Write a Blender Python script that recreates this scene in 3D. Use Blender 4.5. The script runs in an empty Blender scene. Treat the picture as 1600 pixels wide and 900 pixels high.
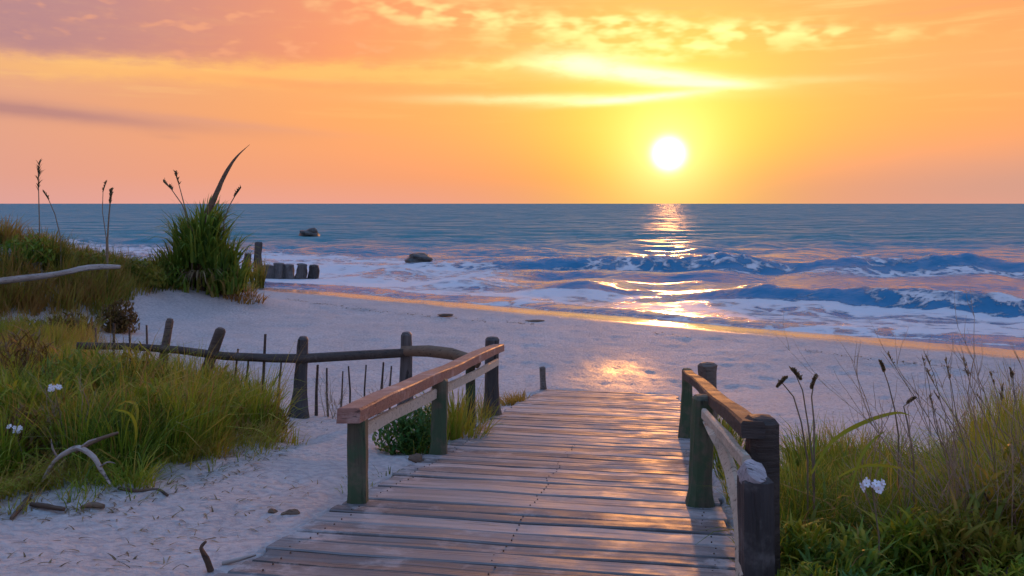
import bpy, bmesh, math, random
import numpy as np
from mathutils import Vector, Matrix

random.seed(7)
RNG = np.random.default_rng(7)
sc = bpy.context.scene
COL = sc.collection
R = math.radians

# ------------------------------------------------------------------ camera
H = 4.6                 # eye height above the sea
F = 1300.0              # focal length in photograph pixels (1600 wide)
HORIZON = 318.0
cam = bpy.data.cameras.new('camera')
cam_o = bpy.data.objects.new('camera', cam)
COL.objects.link(cam_o)
cam_o.location = (0, 0, H)
cam_o.rotation_euler = (R(90), 0, 0)
cam.sensor_width = 36
cam.lens = 36 * F / 1600
cam.shift_y = -(450 - HORIZON) / 1600
cam.clip_start = 0.05
cam.clip_end = 60000
sc.camera = cam_o

# ------------------------------------------------------------------ node helpers
def lin(r, g, b):
    f = lambda c: (c / 255 / 12.92) if c / 255 <= 0.04045 else ((c / 255 + 0.055) / 1.055) ** 2.4
    return (f(r), f(g), f(b), 1.0)


class S:
    """A float socket with arithmetic."""
    def __init__(self, nt, sock):
        self.nt, self.s = nt, sock

    def _m(self, op, *a):
        n = self.nt.nodes.new('ShaderNodeMath')
        n.operation = op
        for i, v in enumerate(a):
            if isinstance(v, S):
                self.nt.links.new(v.s, n.inputs[i])
            else:
                n.inputs[i].default_value = v
        return S(self.nt, n.outputs[0])

    def __add__(self, o): return self._m('ADD', self, o)
    def __radd__(self, o): return self._m('ADD', o, self)
    def __sub__(self, o): return self._m('SUBTRACT', self, o)
    def __rsub__(self, o): return self._m('SUBTRACT', o, self)
    def __mul__(self, o): return self._m('MULTIPLY', self, o)
    def __rmul__(self, o): return self._m('MULTIPLY', o, self)
    def __truediv__(self, o): return self._m('DIVIDE', self, o)
    def pow(self, o): return self._m('POWER', self, o)
    def abs(self): return self._m('ABSOLUTE', self)
    def exp(self): return self._m('EXPONENT', self)
    def sqrt(self): return self._m('SQRT', self)
    def max(self, o): return self._m('MAXIMUM', self, o)
    def min(self, o): return self._m('MINIMUM', self, o)
    def asin(self): return self._m('ARCSINE', self)
    def acos(self): return self._m('ARCCOSINE', self)
    def atan2(self, o): return self._m('ARCTAN2', self, o)

    def smooth(self, a, b, lo=0.0, hi=1.0):
        n = self.nt.nodes.new('ShaderNodeMapRange')
        n.interpolation_type = 'SMOOTHSTEP'
        self.nt.links.new(self.s, n.inputs[0])
        for i, v in enumerate((a, b, lo, hi)):
            if isinstance(v, S):
                self.nt.links.new(v.s, n.inputs[i + 1])
            else:
                n.inputs[i + 1].default_value = v
        return S(self.nt, n.outputs[0])


def mixc(nt, fac, a, b, blend='MIX'):
    n = nt.nodes.new('ShaderNodeMix')
    n.data_type = 'RGBA'
    n.blend_type = blend
    n.clamp_factor = True
    for i, v in ((0, fac), (6, a), (7, b)):
        if isinstance(v, S):
            v = v.s
        if isinstance(v, bpy.types.NodeSocket):
            nt.links.new(v, n.inputs[i])
        else:
            n.inputs[i].default_value = v
    return n.outputs[2]


def ramp(nt, fac, stops, interp='LINEAR'):
    n = nt.nodes.new('ShaderNodeValToRGB')
    n.color_ramp.interpolation = interp
    e = n.color_ramp.elements
    while len(e) < len(stops):
        e.new(0.5)
    for k, (p, c) in enumerate(stops):
        e[k].position = p
        e[k].color = c
    nt.links.new(fac.s if isinstance(fac, S) else fac, n.inputs[0])
    return n.outputs[0]


def xyz(nt, a, b, c):
    n = nt.nodes.new('ShaderNodeCombineXYZ')
    for i, v in enumerate((a, b, c)):
        if isinstance(v, S):
            nt.links.new(v.s, n.inputs[i])
        else:
            n.inputs[i].default_value = v
    return n.outputs[0]


def noise(nt, vec, scale, detail=4, rough=0.55, distort=0.0, dims='3D'):
    n = nt.nodes.new('ShaderNodeTexNoise')
    n.noise_dimensions = dims
    n.inputs['Scale'].default_value = scale
    n.inputs['Detail'].default_value = detail
    n.inputs['Roughness'].default_value = rough
    n.inputs['Distortion'].default_value = distort
    if vec is not None:
        nt.links.new(vec, n.inputs['Vector'])
    return S(nt, n.outputs[0])


def mapping(nt, vec, scale=(1, 1, 1), rot=(0, 0, 0), loc=(0, 0, 0)):
    n = nt.nodes.new('ShaderNodeMapping')
    n.inputs['Scale'].default_value = scale
    n.inputs['Rotation'].default_value = rot
    n.inputs['Location'].default_value = loc
    nt.links.new(vec, n.inputs['Vector'])
    return n.outputs[0]


# ------------------------------------------------------------------ world: sunset sky
SUN_AZ = math.atan((1045 - 800) / F)                 # to the right of +Y
SUN_EL = math.atan((HORIZON - 240) / F * math.cos(SUN_AZ))
SUN_DIR = Vector((math.sin(SUN_AZ) * math.cos(SUN_EL), math.cos(SUN_AZ) * math.cos(SUN_EL), math.sin(SUN_EL)))

world = bpy.data.worlds.new('World')
sc.world = world
world.use_nodes = True
nt = world.node_tree
bg = nt.nodes['Background']
tc = nt.nodes.new('ShaderNodeTexCoord')
sp = nt.nodes.new('ShaderNodeSeparateXYZ')
nt.links.new(tc.outputs['Generated'], sp.inputs[0])
dx, dy, dz = (S(nt, sp.outputs[i]) for i in range(3))
AZ = dx.atan2(dy)                        # radians, right positive
EL = dz.min(1.0).max(-1.0).asin()
U = AZ * F                               # angles in units of 1/1300 rad
V = EL * F
dotp = nt.nodes.new('ShaderNodeVectorMath')
dotp.operation = 'DOT_PRODUCT'
nt.links.new(tc.outputs['Generated'], dotp.inputs[0])
dotp.inputs[1].default_value = SUN_DIR
TH = S(nt, dotp.outputs['Value']).min(1.0).max(-1.0).acos() * F     # angle from the sun, same unit


def sky_uv(px, py):
    u = math.atan((px - 800) / F)
    return u * F, math.atan((HORIZON - py) / F * math.cos(u)) * F


# clear-air gradient by elevation (fraction of 90 degrees)
elf = V * (1 / (math.pi / 2 * F))
PX90 = math.pi / 2 * F
base = ramp(nt, elf.max(0.0), [
    (0.0, lin(238, 166, 150)),
    (40 / PX90, lin(242, 162, 126)),
    (130 / PX90, lin(240, 160, 104)),
    (215 / PX90, lin(236, 158, 94)),
    (318 / PX90, lin(228, 142, 88)),
    (0.22, lin(200, 144, 140)),
    (0.32, lin(166, 166, 202)),
    (0.50, lin(138, 180, 240)),
    (1.0, lin(124, 180, 250)),
])
# away from the sun the low sky turns mauve, then dusk blue behind
offaz = (dx * math.sin(SUN_AZ) + dy * math.cos(SUN_AZ)) / ((dx * dx + dy * dy).sqrt().max(0.0001))
offaz = offaz.min(1.0).max(-1.0).acos()                       # 0 at the sun, pi behind
low = V.smooth(700, 150)
f_mauve = offaz.smooth(R(18), R(60)) * low
c = mixc(nt, f_mauve * 0.75, base, lin(206, 160, 158))
f_dusk = offaz.smooth(R(60), R(130)) * V.smooth(1500, 300)
c = mixc(nt, f_dusk * 0.9, c, lin(156, 180, 228))
# broad orange-yellow glow round the sun, wider than tall
du = (AZ - SUN_AZ) * F
dv = (EL - SUN_EL) * F
re = (du * du + dv * dv * 0.75).sqrt()
glow = ((re / 400.0).pow(1.5) * -1.0).exp()
c = mixc(nt, glow * 0.6, c, lin(246, 156, 66))
glow2 = ((re / 150.0).pow(1.6) * -1.0).exp()
c = mixc(nt, glow2 * 0.85, c, lin(255, 208, 56))

# clouds, fixed in the sky by azimuth and elevation
uvw = xyz(nt, U * 0.01, V * 0.01, 0.0)
n_warp = noise(nt, mapping(nt, uvw, (0.8, 2.2, 1)), 1.0, 5, 0.6) - 0.5
n_fine = noise(nt, mapping(nt, uvw, (2.2, 7.0, 1)), 1.0, 6, 0.62)
n_puff = noise(nt, mapping(nt, uvw, (2.0, 5.0, 1), loc=(3.1, 1.7, 0)), 1.0, 2.2, 0.5)
n_streak = noise(nt, mapping(nt, uvw, (0.35, 5.0, 1), rot=(0, 0, R(-2.5))), 1.0, 5, 0.6)
# soft streaks everywhere in the upper picture
c = mixc(nt, n_streak.smooth(0.5, 0.75) * V.smooth(90, 220) * V.smooth(900, 400) * 0.45, c, lin(255, 206, 128))
c = mixc(nt, n_streak.smooth(0.47, 0.25) * V.smooth(120, 260) * V.smooth(900, 400) * 0.35, c, lin(232, 140, 100))


def blob(px, py, rx, ry, tilt=0.0, warp=40.0, soft=1.0):
    """elongated cloud patch; tilt in degrees, positive = falls to the right"""
    u0, v0 = sky_uv(px, py)
    a = U - u0
    b = V - v0 + n_warp * warp
    ct, st = math.cos(R(tilt)), math.sin(R(tilt))
    p = (a * ct - b * st) / rx
    q = (a * st + b * ct) / ry
    return (((p * p + q * q) * -1.0 * soft).exp())


# big mauve deck upper left with a glowing fringe under it
u_l, v_l = sky_uv(0, 84)
u_r, v_r = sky_uv(760, 96)
edge = (U - u_l) * ((v_r - v_l) / (u_r - u_l)) + v_l + n_warp * 46.0 + (n_fine - 0.5) * 22.0
deck = (V - edge).smooth(-10, 18) * U.smooth(40, -330) * V.smooth(620, 330)
fringe = ((((V - edge) + 14.0) / 17.0).pow(2.0) * -1.0).exp() * U.smooth(150, -100) * U.smooth(-900, -560, 0.35, 1.0)
c = mixc(nt, fringe * 0.6, c, lin(255, 192, 104))
deckcol = mixc(nt, U.smooth(-740, -150), lin(174, 124, 134), lin(238, 138, 92))
c = mixc(nt, deck * (n_fine.smooth(0.2, 0.6, 0.8, 1.0)) * 0.95, c, deckcol)
c = mixc(nt, deck * (n_puff.smooth(0.55, 0.72)) * 0.5, c, lin(246, 164, 118))
# thin streaks on the left
c = mixc(nt, (blob(20, 170, 230, 11, 3.6, 12) * 1.1).min(1.0), c, lin(186, 132, 128))
c = mixc(nt, blob(300, 188, 190, 6, 4.5, 10) * 0.5, c, lin(214, 150, 130))
c = mixc(nt, blob(470, 130, 170, 7, 1.0, 10) * 0.6, c, lin(242, 152, 98))
c = mixc(nt, blob(265, 214, 22, 4, 3, 4) * 0.5, c, lin(214, 150, 124))
# dusky bank low on the far right, darker orange band upper right
c = mixc(nt, blob(1640, 285, 300, 46, 0, 20) * 0.75, c, lin(206, 158, 142))
c = mixc(nt, blob(1560, 92, 260, 24, -2, 24) * 0.6, c, lin(253, 160, 100))
# bright lit puffs along the top
for (px, py, rx, ry, tl, st) in ((700, 22, 150, 20, 4, .8), (900, 40, 150, 18, 3, .8), (985, 36, 60, 12, 0, .9),
                                 (1120, 48, 170, 16, 4, 1.0), (1250, 52, 150, 11, 4, .8), (960, 66, 180, 12, 0, .6),
                                 (1090, 72, 120, 9, 2, .9), (1010, 88, 60, 9, 4, .9), (820, 100, 110, 10, 0, .5)):
    m = blob(px, py, rx, ry, tl, 26) * n_puff.smooth(0.38, 0.68)
    c = mixc(nt, (m * (1.1 * st)).min(1.0), c, lin(255, 236, 150))
# the bright wisps above the sun
for (px, py, rx, ry, tl, st, k) in ((910, 100, 70, 18, 3, .8, 20), (1010, 116, 105, 11, 7, 1.25, 8), (1085, 130, 75, 6, 4, 1.25, 6),
                                    (1000, 153, 100, 5.5, -4, 1.2, 6), (880, 155, 190, 7, 0, .45, 8), (1230, 124, 130, 6, 2, .14, 10)):
    m = blob(px, py, rx, ry, tl, k) * n_fine.smooth(0.2, 0.55, 0.55, 1.0)
    c = mixc(nt, (m * st).min(1.0), c, (1.35, 1.22, 0.72, 1))
# glare round the disc, then the disc itself
rs = (du * du + dv * dv).sqrt()
gl3 = ((rs / 66.0).pow(1.35) * -1.0).exp()
c = mixc(nt, gl3, c, (1.6, 1.12, 0.42, 1))
disc = ((rs / 21.0).pow(2.6) * -1.0).exp()
c = mixc(nt, disc, c, (4.0, 3.8, 3.2, 1))

sky = nt.nodes.new('ShaderNodeTexSky')
sky.sky_type = 'NISHITA'
sky.sun_disc = False
sky.sun_elevation = SUN_EL
sky.sun_rotation = SUN_AZ
sky.dust_density = 6
sky.air_density = 1.5
sky.ozone_density = 2
scl = nt.nodes.new('ShaderNodeVectorMath')
scl.operation = 'SCALE'
nt.links.new(sky.outputs[0], scl.inputs[0])
scl.inputs['Scale'].default_value = 0.05
tot = nt.nodes.new('ShaderNodeVectorMath')
tot.operation = 'ADD'
nt.links.new(c, tot.inputs[0])
nt.links.new(scl.outputs[0], tot.inputs[1])
nt.links.new(tot.outputs[0], bg.inputs[0])
bg.inputs[1].default_value = 1.0
SKY_BG = bg

# ------------------------------------------------------------------ sun
sun = bpy.data.lights.new('sun', 'SUN')
sun.energy = 1.0
sun.angle = R(1.2)
sun.color = (1.0, 0.38, 0.10)
sun_o = bpy.data.objects.new('sun', sun)
COL.objects.link(sun_o)
sun_o.rotation_euler = SUN_DIR.to_track_quat('Z', 'Y').to_euler()
sun_o.location = SUN_DIR * 50

vs = sc.view_settings
vs.view_transform = 'Standard'
vs.look = 'None'
vs.exposure = 0.0
vs.gamma = 1.0
vs.use_curve_mapping = False
try:
    sc.cycles.sample_clamp_indirect = 6.0
    sc.cycles.max_bounces = 4
    sc.cycles.diffuse_bounces = 2
    sc.cycles.glossy_bounces = 3
    sc.cycles.transmission_bounces = 3
    sc.cycles.adaptive_threshold = 0.03
    world.cycles.sampling_method = 'NONE'
    world.cycles.sample_map_resolution = 512
except Exception:
    pass

# ------------------------------------------------------------------ object helpers
def tag(o, label=None, cat=None, group=None, kind=None):
    if label: o['label'] = label
    if cat: o['category'] = cat
    if group: o['group'] = group
    if kind: o['kind'] = kind
    return o


def empty(name, loc, label=None, cat=None, group=None, kind=None):
    o = bpy.data.objects.new(name, None)
    o.empty_display_size = 0.2
    o.location = loc
    COL.objects.link(o)
    return tag(o, label, cat, group, kind)


def link(name, me, mat, parent=None, loc=None):
    """mesh in world coordinates -> object; with a parent Empty its offset is taken off"""
    o = bpy.data.objects.new(name, me)
    if mat is not None and not me.materials:
        me.materials.append(mat)
    COL.objects.link(o)
    if parent is not None:
        o.parent = parent
        off = Vector(parent.location)
        q = parent.parent
        while q is not None:
            off += Vector(q.location)
            q = q.parent
        o.location = (Vector(loc) if loc is not None else Vector((0, 0, 0))) - off
    elif loc is not None:
        o.location = loc
    return o


def mesh_np(name, verts, faces, smooth=True, attrs=None):
    """faces: list of index arrays, each (n,3) or (n,4)"""
    me = bpy.data.meshes.new(name)
    verts = np.asarray(verts, dtype=np.float32)
    me.vertices.add(len(verts))
    me.vertices.foreach_set('co', verts.ravel())
    loops = np.concatenate([f.ravel() for f in faces]).astype(np.int32)
    sizes = np.concatenate([np.full(len(f), f.shape[1]) for f in faces]).astype(np.int32)
    starts = np.concatenate([[0], np.cumsum(sizes)[:-1]]).astype(np.int32)
    me.loops.add(len(loops))
    me.loops.foreach_set('vertex_index', loops)
    me.polygons.add(len(sizes))
    me.polygons.foreach_set('loop_start', starts)
    me.polygons.foreach_set('loop_total', sizes)
    me.polygons.foreach_set('use_smooth', np.full(len(sizes), smooth, dtype=bool))
    for k, v in (attrs or {}).items():
        a = me.attributes.new(k, 'FLOAT', 'POINT')
        a.data.foreach_set('value', np.asarray(v, dtype=np.float32))
    me.update(calc_edges=True)
    me.validate()
    return me


def grid_faces(nr, nc):
    i = np.arange(nr - 1)[:, None] * nc + np.arange(nc - 1)[None, :]
    i = i.ravel()
    return np.stack([i, i + 1, i + nc + 1, i + nc], 1)


_lat = np.random.default_rng(3).random((256, 256))


def vnoise(x, y):
    xi = np.floor(x).astype(int); yi = np.floor(y).astype(int)
    fx = x - xi; fy = y - yi
    fx = fx * fx * (3 - 2 * fx); fy = fy * fy * (3 - 2 * fy)
    g = lambda a, b: _lat[a & 255, b & 255]
    return (g(xi, yi) * (1 - fx) * (1 - fy) + g(xi + 1, yi) * fx * (1 - fy)
            + g(xi, yi + 1) * (1 - fx) * fy + g(xi + 1, yi + 1) * fx * fy)


def fbm(x, y, o=4):
    s = 0; a = 0.5
    for k in range(o):
        s = s + a * vnoise(x * 2 ** k + 17.3 * k, y * 2 ** k + 9.1 * k)
        a *= 0.5
    return s


def sstep(a, b, x):
    t = np.clip((x - a) / (b - a), 0, 1)
    return t * t * (3 - 2 * t)


# ------------------------------------------------------------------ layout
def at(px, py, Y):
    return Vector(((px - 800) / F * Y, Y, H - (py - HORIZON) / F * Y))


# the boardwalk is a ramp that goes down to the beach, heading a little to the right
RD = Vector(((1014 - 800) / F, 1.0, -(511 - HORIZON) / F))      # along it, per metre of Y
P0 = at(365, 890, 4.7)                                          # its left edge
RH = Vector((RD.x, RD.y, 0)).normalized()                       # heading on the ground
RR = Vector((RH.y, -RH.x, 0))                                   # to its right
RL = Vector((RD.x, RD.y, 0)).length
SLOPE = RD.z / RL                                               # rise per metre run
RN = Vector((RH.x * -SLOPE, RH.y * -SLOPE, 1)).normalized()


def ramp_uv(x, y):
    """run along the ramp and distance to the right of its left edge"""
    ax, ay = x - P0.x, y - P0.y
    return ax * RH.x + ay * RH.y, ax * RR.x + ay * RR.y


def ramp_z(run):
    r = np.maximum(run, -7.0)
    return P0.z + SLOPE * r


def on_ramp(px, py):
    """pixel -> point on the plane of the deck"""
    d = Vector(((px - 800) / F, 1.0, -(py - HORIZON) / F))
    o = Vector((0, 0, H))
    k = (P0 - o).dot(RN) / d.dot(RN)
    return o + d * k


WIDTH = ramp_uv(*on_ramp(1160, 890)[:2])[1]
RUN_END = ramp_uv(*on_ramp(850, 607)[:2])[0]

# shoreline
SA = Vector((-14.5, 47.0)); SB = Vector((16.2, 26.3))
sd = (SB - SA).normalized()
SNX, SNY = -sd.y, sd.x                                          # offshore
S0 = SNX * SA.x + SNY * SA.y


def offshore(x, y):
    return SNX * x + SNY * y - S0


def land_z(x, y, fine=True):
    x = np.asarray(x, dtype=float); y = np.asarray(y, dtype=float)
    s = offshore(x, y)
    beach = np.where(s < 0, -0.031 * s, -0.05 * s)
    beach = np.where(s < -22, 0.682 + (-s - 22) * 0.012, beach)
    run, side = ramp_uv(x, y)
    rz = ramp_z(run) - 0.035
    k = 0.10
    z = np.logaddexp(rz / k, beach / k) * k
    # inland levels off
    # dune ridge on the left, running away from the camera
    def ridge(ax, ay, bx, by, h0, h1, w0, w1):
        lx, ly = bx - ax, by - ay
        t = ((x - ax) * lx + (y - ay) * ly) / (lx * lx + ly * ly)
        tc_ = np.clip(t, 0, 1)
        d = np.hypot(x - (ax + tc_ * lx), y - (ay + tc_ * ly))
        w = w0 + (w1 - w0) * tc_
        return (h0 + (h1 - h0) * tc_) * np.exp(-(d / w) ** 2)
    z = z + ridge(-42, 22, -17.0, 27.5, 1.35, 1.45, 4.5, 3.4)
    z = z + ridge(-17.0, 27.5, -12.6, 34.5, 1.3, 0.95, 3.0, 2.6)
    z = z + ridge(-30, 13, -13.0, 20.0, 0.7, 0.35, 4.0, 2.5)
    # low hummocks under the grass on either side of the walk
    z = z + 0.34 * np.exp(-(((x + 5.0) / 2.4) ** 2 + ((y - 9.6) / 1.7) ** 2))
    z = z + 0.25 * np.exp(-(((x + 7.5) / 2.0) ** 2 + ((y - 8.8) / 1.6) ** 2))
    z = z + 0.22 * np.exp(-(((x - 4.4) / 1.6) ** 2 + ((y - 5.6) / 1.3) ** 2))
    out = sstep(-0.6, 0.8, np.maximum(-side, side - WIDTH))
    amp = sstep(0.5, -6, s) * (0.25 + 0.75 * np.clip(out, 0, 1))
    z = z + amp * 0.24 * (fbm(x * 0.42, y * 0.42, 3) - 0.45)
    if fine:
        z = z + sstep(0.5, -4, s) * 0.085 * (fbm(x * 2.3 + 5, y * 2.3, 3) - 0.45)
        # footprints: scattered round dents
        for q in range(2):
            cx, cy = x * 1.7 + 13 * q, y * 1.7 + 7 * q
            jx = vnoise(np.floor(cx) + 0.01, np.floor(cy) + 0.01)
            dd = np.hypot(cx - np.floor(cx) - 0.3 - 0.4 * jx, cy - np.floor(cy) - 0.3 - 0.4 * jx)
            z = z - sstep(0.5, -5, s) * (jx > 0.62) * 0.026 * np.exp(-(dd / 0.2) ** 2)
    # hollow under the deck
    und = sstep(-0.02, 0.06, side) * sstep(WIDTH + 0.02, WIDTH - 0.06, side) * sstep(RUN_END - 0.15, RUN_END - 1.4, run)
    z = z - und * 0.22
    return z


def ground(px, py):
    """pixel -> point on the land"""
    d = Vector(((px - 800) / F, 1.0, -(py - HORIZON) / F))
    Y = np.linspace(2.5, 70, 6000)
    z = H + d.z * Y
    g = land_z(d.x * Y, Y, False)
    k = int(np.argmax(z <= g))
    return Vector((d.x * Y[k], Y[k], float(g[k])))


def lz(x, y):
    return float(land_z(np.array([x]), np.array([y]), True)[0])


# ------------------------------------------------------------------ materials
def new_mat(name):
    m = bpy.data.materials.new(name)
    m.use_nodes = True
    n = m.node_tree
    b = n.nodes['Principled BSDF']
    return m, n, b


def bump(n, b, h, strength=0.5, dist=0.02, prev=None):
    k = n.nodes.new('ShaderNodeBump')
    k.inputs['Strength'].default_value = strength
    k.inputs['Distance'].default_value = dist
    n.links.new(h.s, k.inputs['Height'])
    if prev is not None:
        n.links.new(prev, k.inputs['Normal'])
    n.links.new(k.outputs[0], b.inputs['Normal'])
    return k.outputs[0]


def coords(n, kind='Object'):
    t = n.nodes.new('ShaderNodeTexCoord')
    return t.outputs[kind]


def attr(n, name):
    a = n.nodes.new('ShaderNodeAttribute')
    a.attribute_name = name
    return S(n, a.outputs['Fac'])


def make_sand():
    m, n, b = new_mat('sand')
    v = coords(n)
    wet = attr(n, 'wet')
    n1 = noise(n, v, 0.5, 4)
    n2 = noise(n, v, 9.0, 5, 0.6)
    n3 = noise(n, v, 90.0, 3, 0.7)
    dry = ramp(n, n2 * 0.55 + n1 * 0.45, [(0.25, (0.34, 0.315, 0.305, 1)), (0.5, (0.48, 0.445, 0.43, 1)), (0.75, (0.60, 0.56, 0.54, 1))])
    dry = mixc(n, noise(n, v, 13.0, 2, 0.5).smooth(0.55, 0.38) * 0.45, dry, (0.25, 0.245, 0.26, 1))
    # dark grains and bits of shell
    vor = n.nodes.new('ShaderNodeTexVoronoi')
    vor.inputs['Scale'].default_value = 22
    n.links.new(v, vor.inputs['Vector'])
    spk = S(n, vor.outputs['Distance']).smooth(0.16, 0.08) * n2.smooth(0.5, 0.62)
    dry = mixc(n, spk * 0.5, dry, (0.22, 0.19, 0.18, 1))
    dry = mixc(n, noise(n, v, 4.5, 5, 0.7).smooth(0.52, 0.68) * 0.38, dry, (0.24, 0.225, 0.25, 1))
    col = mixc(n, wet * 0.75, dry, (0.17, 0.145, 0.13, 1))
    n.links.new(col, b.inputs['Base Color'])
    rough = wet.smooth(0.0, 1.0, 0.75, 0.13) + n2.smooth(0.3, 0.7, -0.05, 0.05)
    n.links.new(rough.s, b.inputs['Roughness'])
    b.inputs['Specular IOR Level'].default_value = 0.45
    n4 = noise(n, v, 13.0, 2, 0.5)
    h = (n2 * 0.6 + n3 * 0.25 + noise(n, v, 28.0, 4, 0.6) * 0.5 + n4 * 1.3) * (1.0 - wet * 0.93)
    bump(n, b, h, 0.8, 0.05)
    return m


def make_sea():
    m, n, b = new_mat('sea_water')
    v = coords(n)
    foam = attr(n, 'foam')
    far = attr(n, 'far')
    # foam broken into lace
    f1 = noise(n, mapping(n, v, (0.8, 1.6, 1)), 1.0, 6, 0.65, 0.6)
    f2 = noise(n, mapping(n, v, (2.5, 5.0, 1)), 1.0, 5, 0.7)
    wv = n.nodes.new('ShaderNodeVectorMath'); wv.operation = 'ADD'
    n.links.new(v, wv.inputs[0])
    n.links.new(xyz(n, (f1 - 0.5) * 2.4, (f2 - 0.5) * 1.2, 0.0), wv.inputs[1])
    vor = n.nodes.new('ShaderNodeTexVoronoi')
    vor.feature = 'DISTANCE_TO_EDGE'
    vor.inputs['Scale'].default_value = 0.85
    n.links.new(wv.outputs[0], vor.inputs['Vector'])
    edge_ = S(n, vor.outputs['Distance'])
    lace = edge_.smooth(0.26, 0.02)
    thick = foam * 1.15 + (f1 - 0.5) * 1.2 + (f2 - 0.5) * 0.7 - 0.30
    fm = (thick + lace * 0.42).smooth(0.28, 0.62) * foam.smooth(0.02, 0.22)
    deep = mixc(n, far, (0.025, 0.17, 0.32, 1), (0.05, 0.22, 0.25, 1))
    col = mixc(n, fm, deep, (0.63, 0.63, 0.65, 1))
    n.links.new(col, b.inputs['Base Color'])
    r = fm.smooth(0, 1, 0.12, 0.6) + far * 0.26
    n.links.new(r.s, b.inputs['Roughness'])
    b.inputs['IOR'].default_value = 1.333
    # wavelets as slopes rather than height, so that they keep their steepness far away
    def slope(sc_, rot, det):
        t = n.nodes.new('ShaderNodeTexNoise')
        t.inputs['Scale'].default_value = 1.0
        t.inputs['Detail'].default_value = det
        t.inputs['Roughness'].default_value = 0.6
        n.links.new(mapping(n, v, sc_, (0, 0, rot)), t.inputs['Vector'])
        q = n.nodes.new('ShaderNodeSeparateColor')
        n.links.new(t.outputs['Color'], q.inputs[0])
        return S(n, q.outputs[0]) - 0.5, S(n, q.outputs[1]) - 0.5
    a1, b1 = slope((0.7, 1.7, 1), 0.1, 5)
    a2, b2 = slope((0.10, 0.34, 1), -0.1, 4)
    a3, b3 = slope((3.0, 5.0, 1), 0.3, 3)
    calm = 1.0 - fm * 0.6
    sx_ = (a1 * 0.7 + a2 * 1.0 * far + a3 * 0.4) * calm
    sy_ = (b1 * 1.3 + b2 * 2.0 * far + b3 * 0.6 - far * 0.34) * calm
    geo = n.nodes.new('ShaderNodeNewGeometry')
    vadd = n.nodes.new('ShaderNodeVectorMath'); vadd.operation = 'ADD'
    n.links.new(geo.outputs['Normal'], vadd.inputs[0])
    n.links.new(xyz(n, sx_, sy_, 0.0), vadd.inputs[1])
    vn = n.nodes.new('ShaderNodeVectorMath'); vn.operation = 'NORMALIZE'
    n.links.new(vadd.outputs[0], vn.inputs[0])
    k = n.nodes.new('ShaderNodeBump')
    k.inputs['Strength'].default_value = 0.6
    k.inputs['Distance'].default_value = 0.25
    n.links.new((fm + f2 * 0.3).s, k.inputs['Height'])
    n.links.new(vn.outputs[0], k.inputs['Normal'])
    n.links.new(k.outputs[0], b.inputs['Normal'])
    return m


def make_wood(name, cols, rough=(0.45, 0.75), algae=None, sandy=False, grain=(1.2, 26, 26), bstr=0.6, spec=0.4):
    m, n, b = new_mat(name)
    v = coords(n)
    oi = n.nodes.new('ShaderNodeObjectInfo')
    rnd = S(n, oi.outputs['Random'])
    off = xyz(n, rnd * 37.0, rnd * 91.0, rnd * 13.0)
    ad = n.nodes.new('ShaderNodeVectorMath'); ad.operation = 'ADD'
    n.links.new(v, ad.inputs[0]); n.links.new(off, ad.inputs[1])
    vv = ad.outputs[0]
    g = noise(n, mapping(n, vv, grain), 1.0, 6, 0.65, 0.25)
    g2 = noise(n, vv, 2.3, 4, 0.6)
    crack = noise(n, mapping(n, vv, (grain[0] * 0.6, grain[1] * 2.0, grain[2] * 2.0)), 1.0, 3, 0.6)
    f = g * 0.55 + g2 * 0.3 + (rnd - 0.5) * 0.42 + 0.08
    col = ramp(n, f, [(0.22, cols[0]), (0.5, cols[1]), (0.78, cols[2])])
    wear = noise(n, vv, 3.1, 5, 0.7)
    col = mixc(n, wear.smooth(0.52, 0.70) * 0.55, col, cols[2])
    big = noise(n, mapping(n, vv, (grain[0] * 0.5, grain[1] * 0.45, grain[2] * 0.45)), 1.0, 4, 0.7, 0.4)
    col = mixc(n, crack.smooth(0.42, 0.32) * 0.75, col, (0.015, 0.013, 0.012, 1))
    col = mixc(n, big.smooth(0.36, 0.26) * 0.8, col, (0.012, 0.010, 0.010, 1))
    if algae is not None:
        a = noise(n, vv, 4.0, 5, 0.65)
        col = mixc(n, a.smooth(0.42, 0.62) * algae[1], col, algae[0])
    if sandy:
        px_ = n.nodes.new('ShaderNodeSeparateXYZ')
        n.links.new(v, px_.inputs[0])
        gw = n.nodes.new('ShaderNodeNewGeometry')
        dst = noise(n, gw.outputs['Position'], 2.6, 6, 0.7).smooth(0.50, 0.64) * S(n, px_.outputs[0]).abs().smooth(0.75, 1.5)
        col = mixc(n, dst * 0.8, col, (0.46, 0.43, 0.42, 1))
    n.links.new(col, b.inputs['Base Color'])
    n.links.new(g2.smooth(0.3, 0.7, rough[0], rough[1]).s, b.inputs['Roughness'])
    b.inputs['Specular IOR Level'].default_value = spec
    bump(n, b, g * 0.6 + crack * 0.5 + g2 * 0.3 + big.smooth(0.26, 0.4) * 0.6, bstr, 0.018)
    return m


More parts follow.
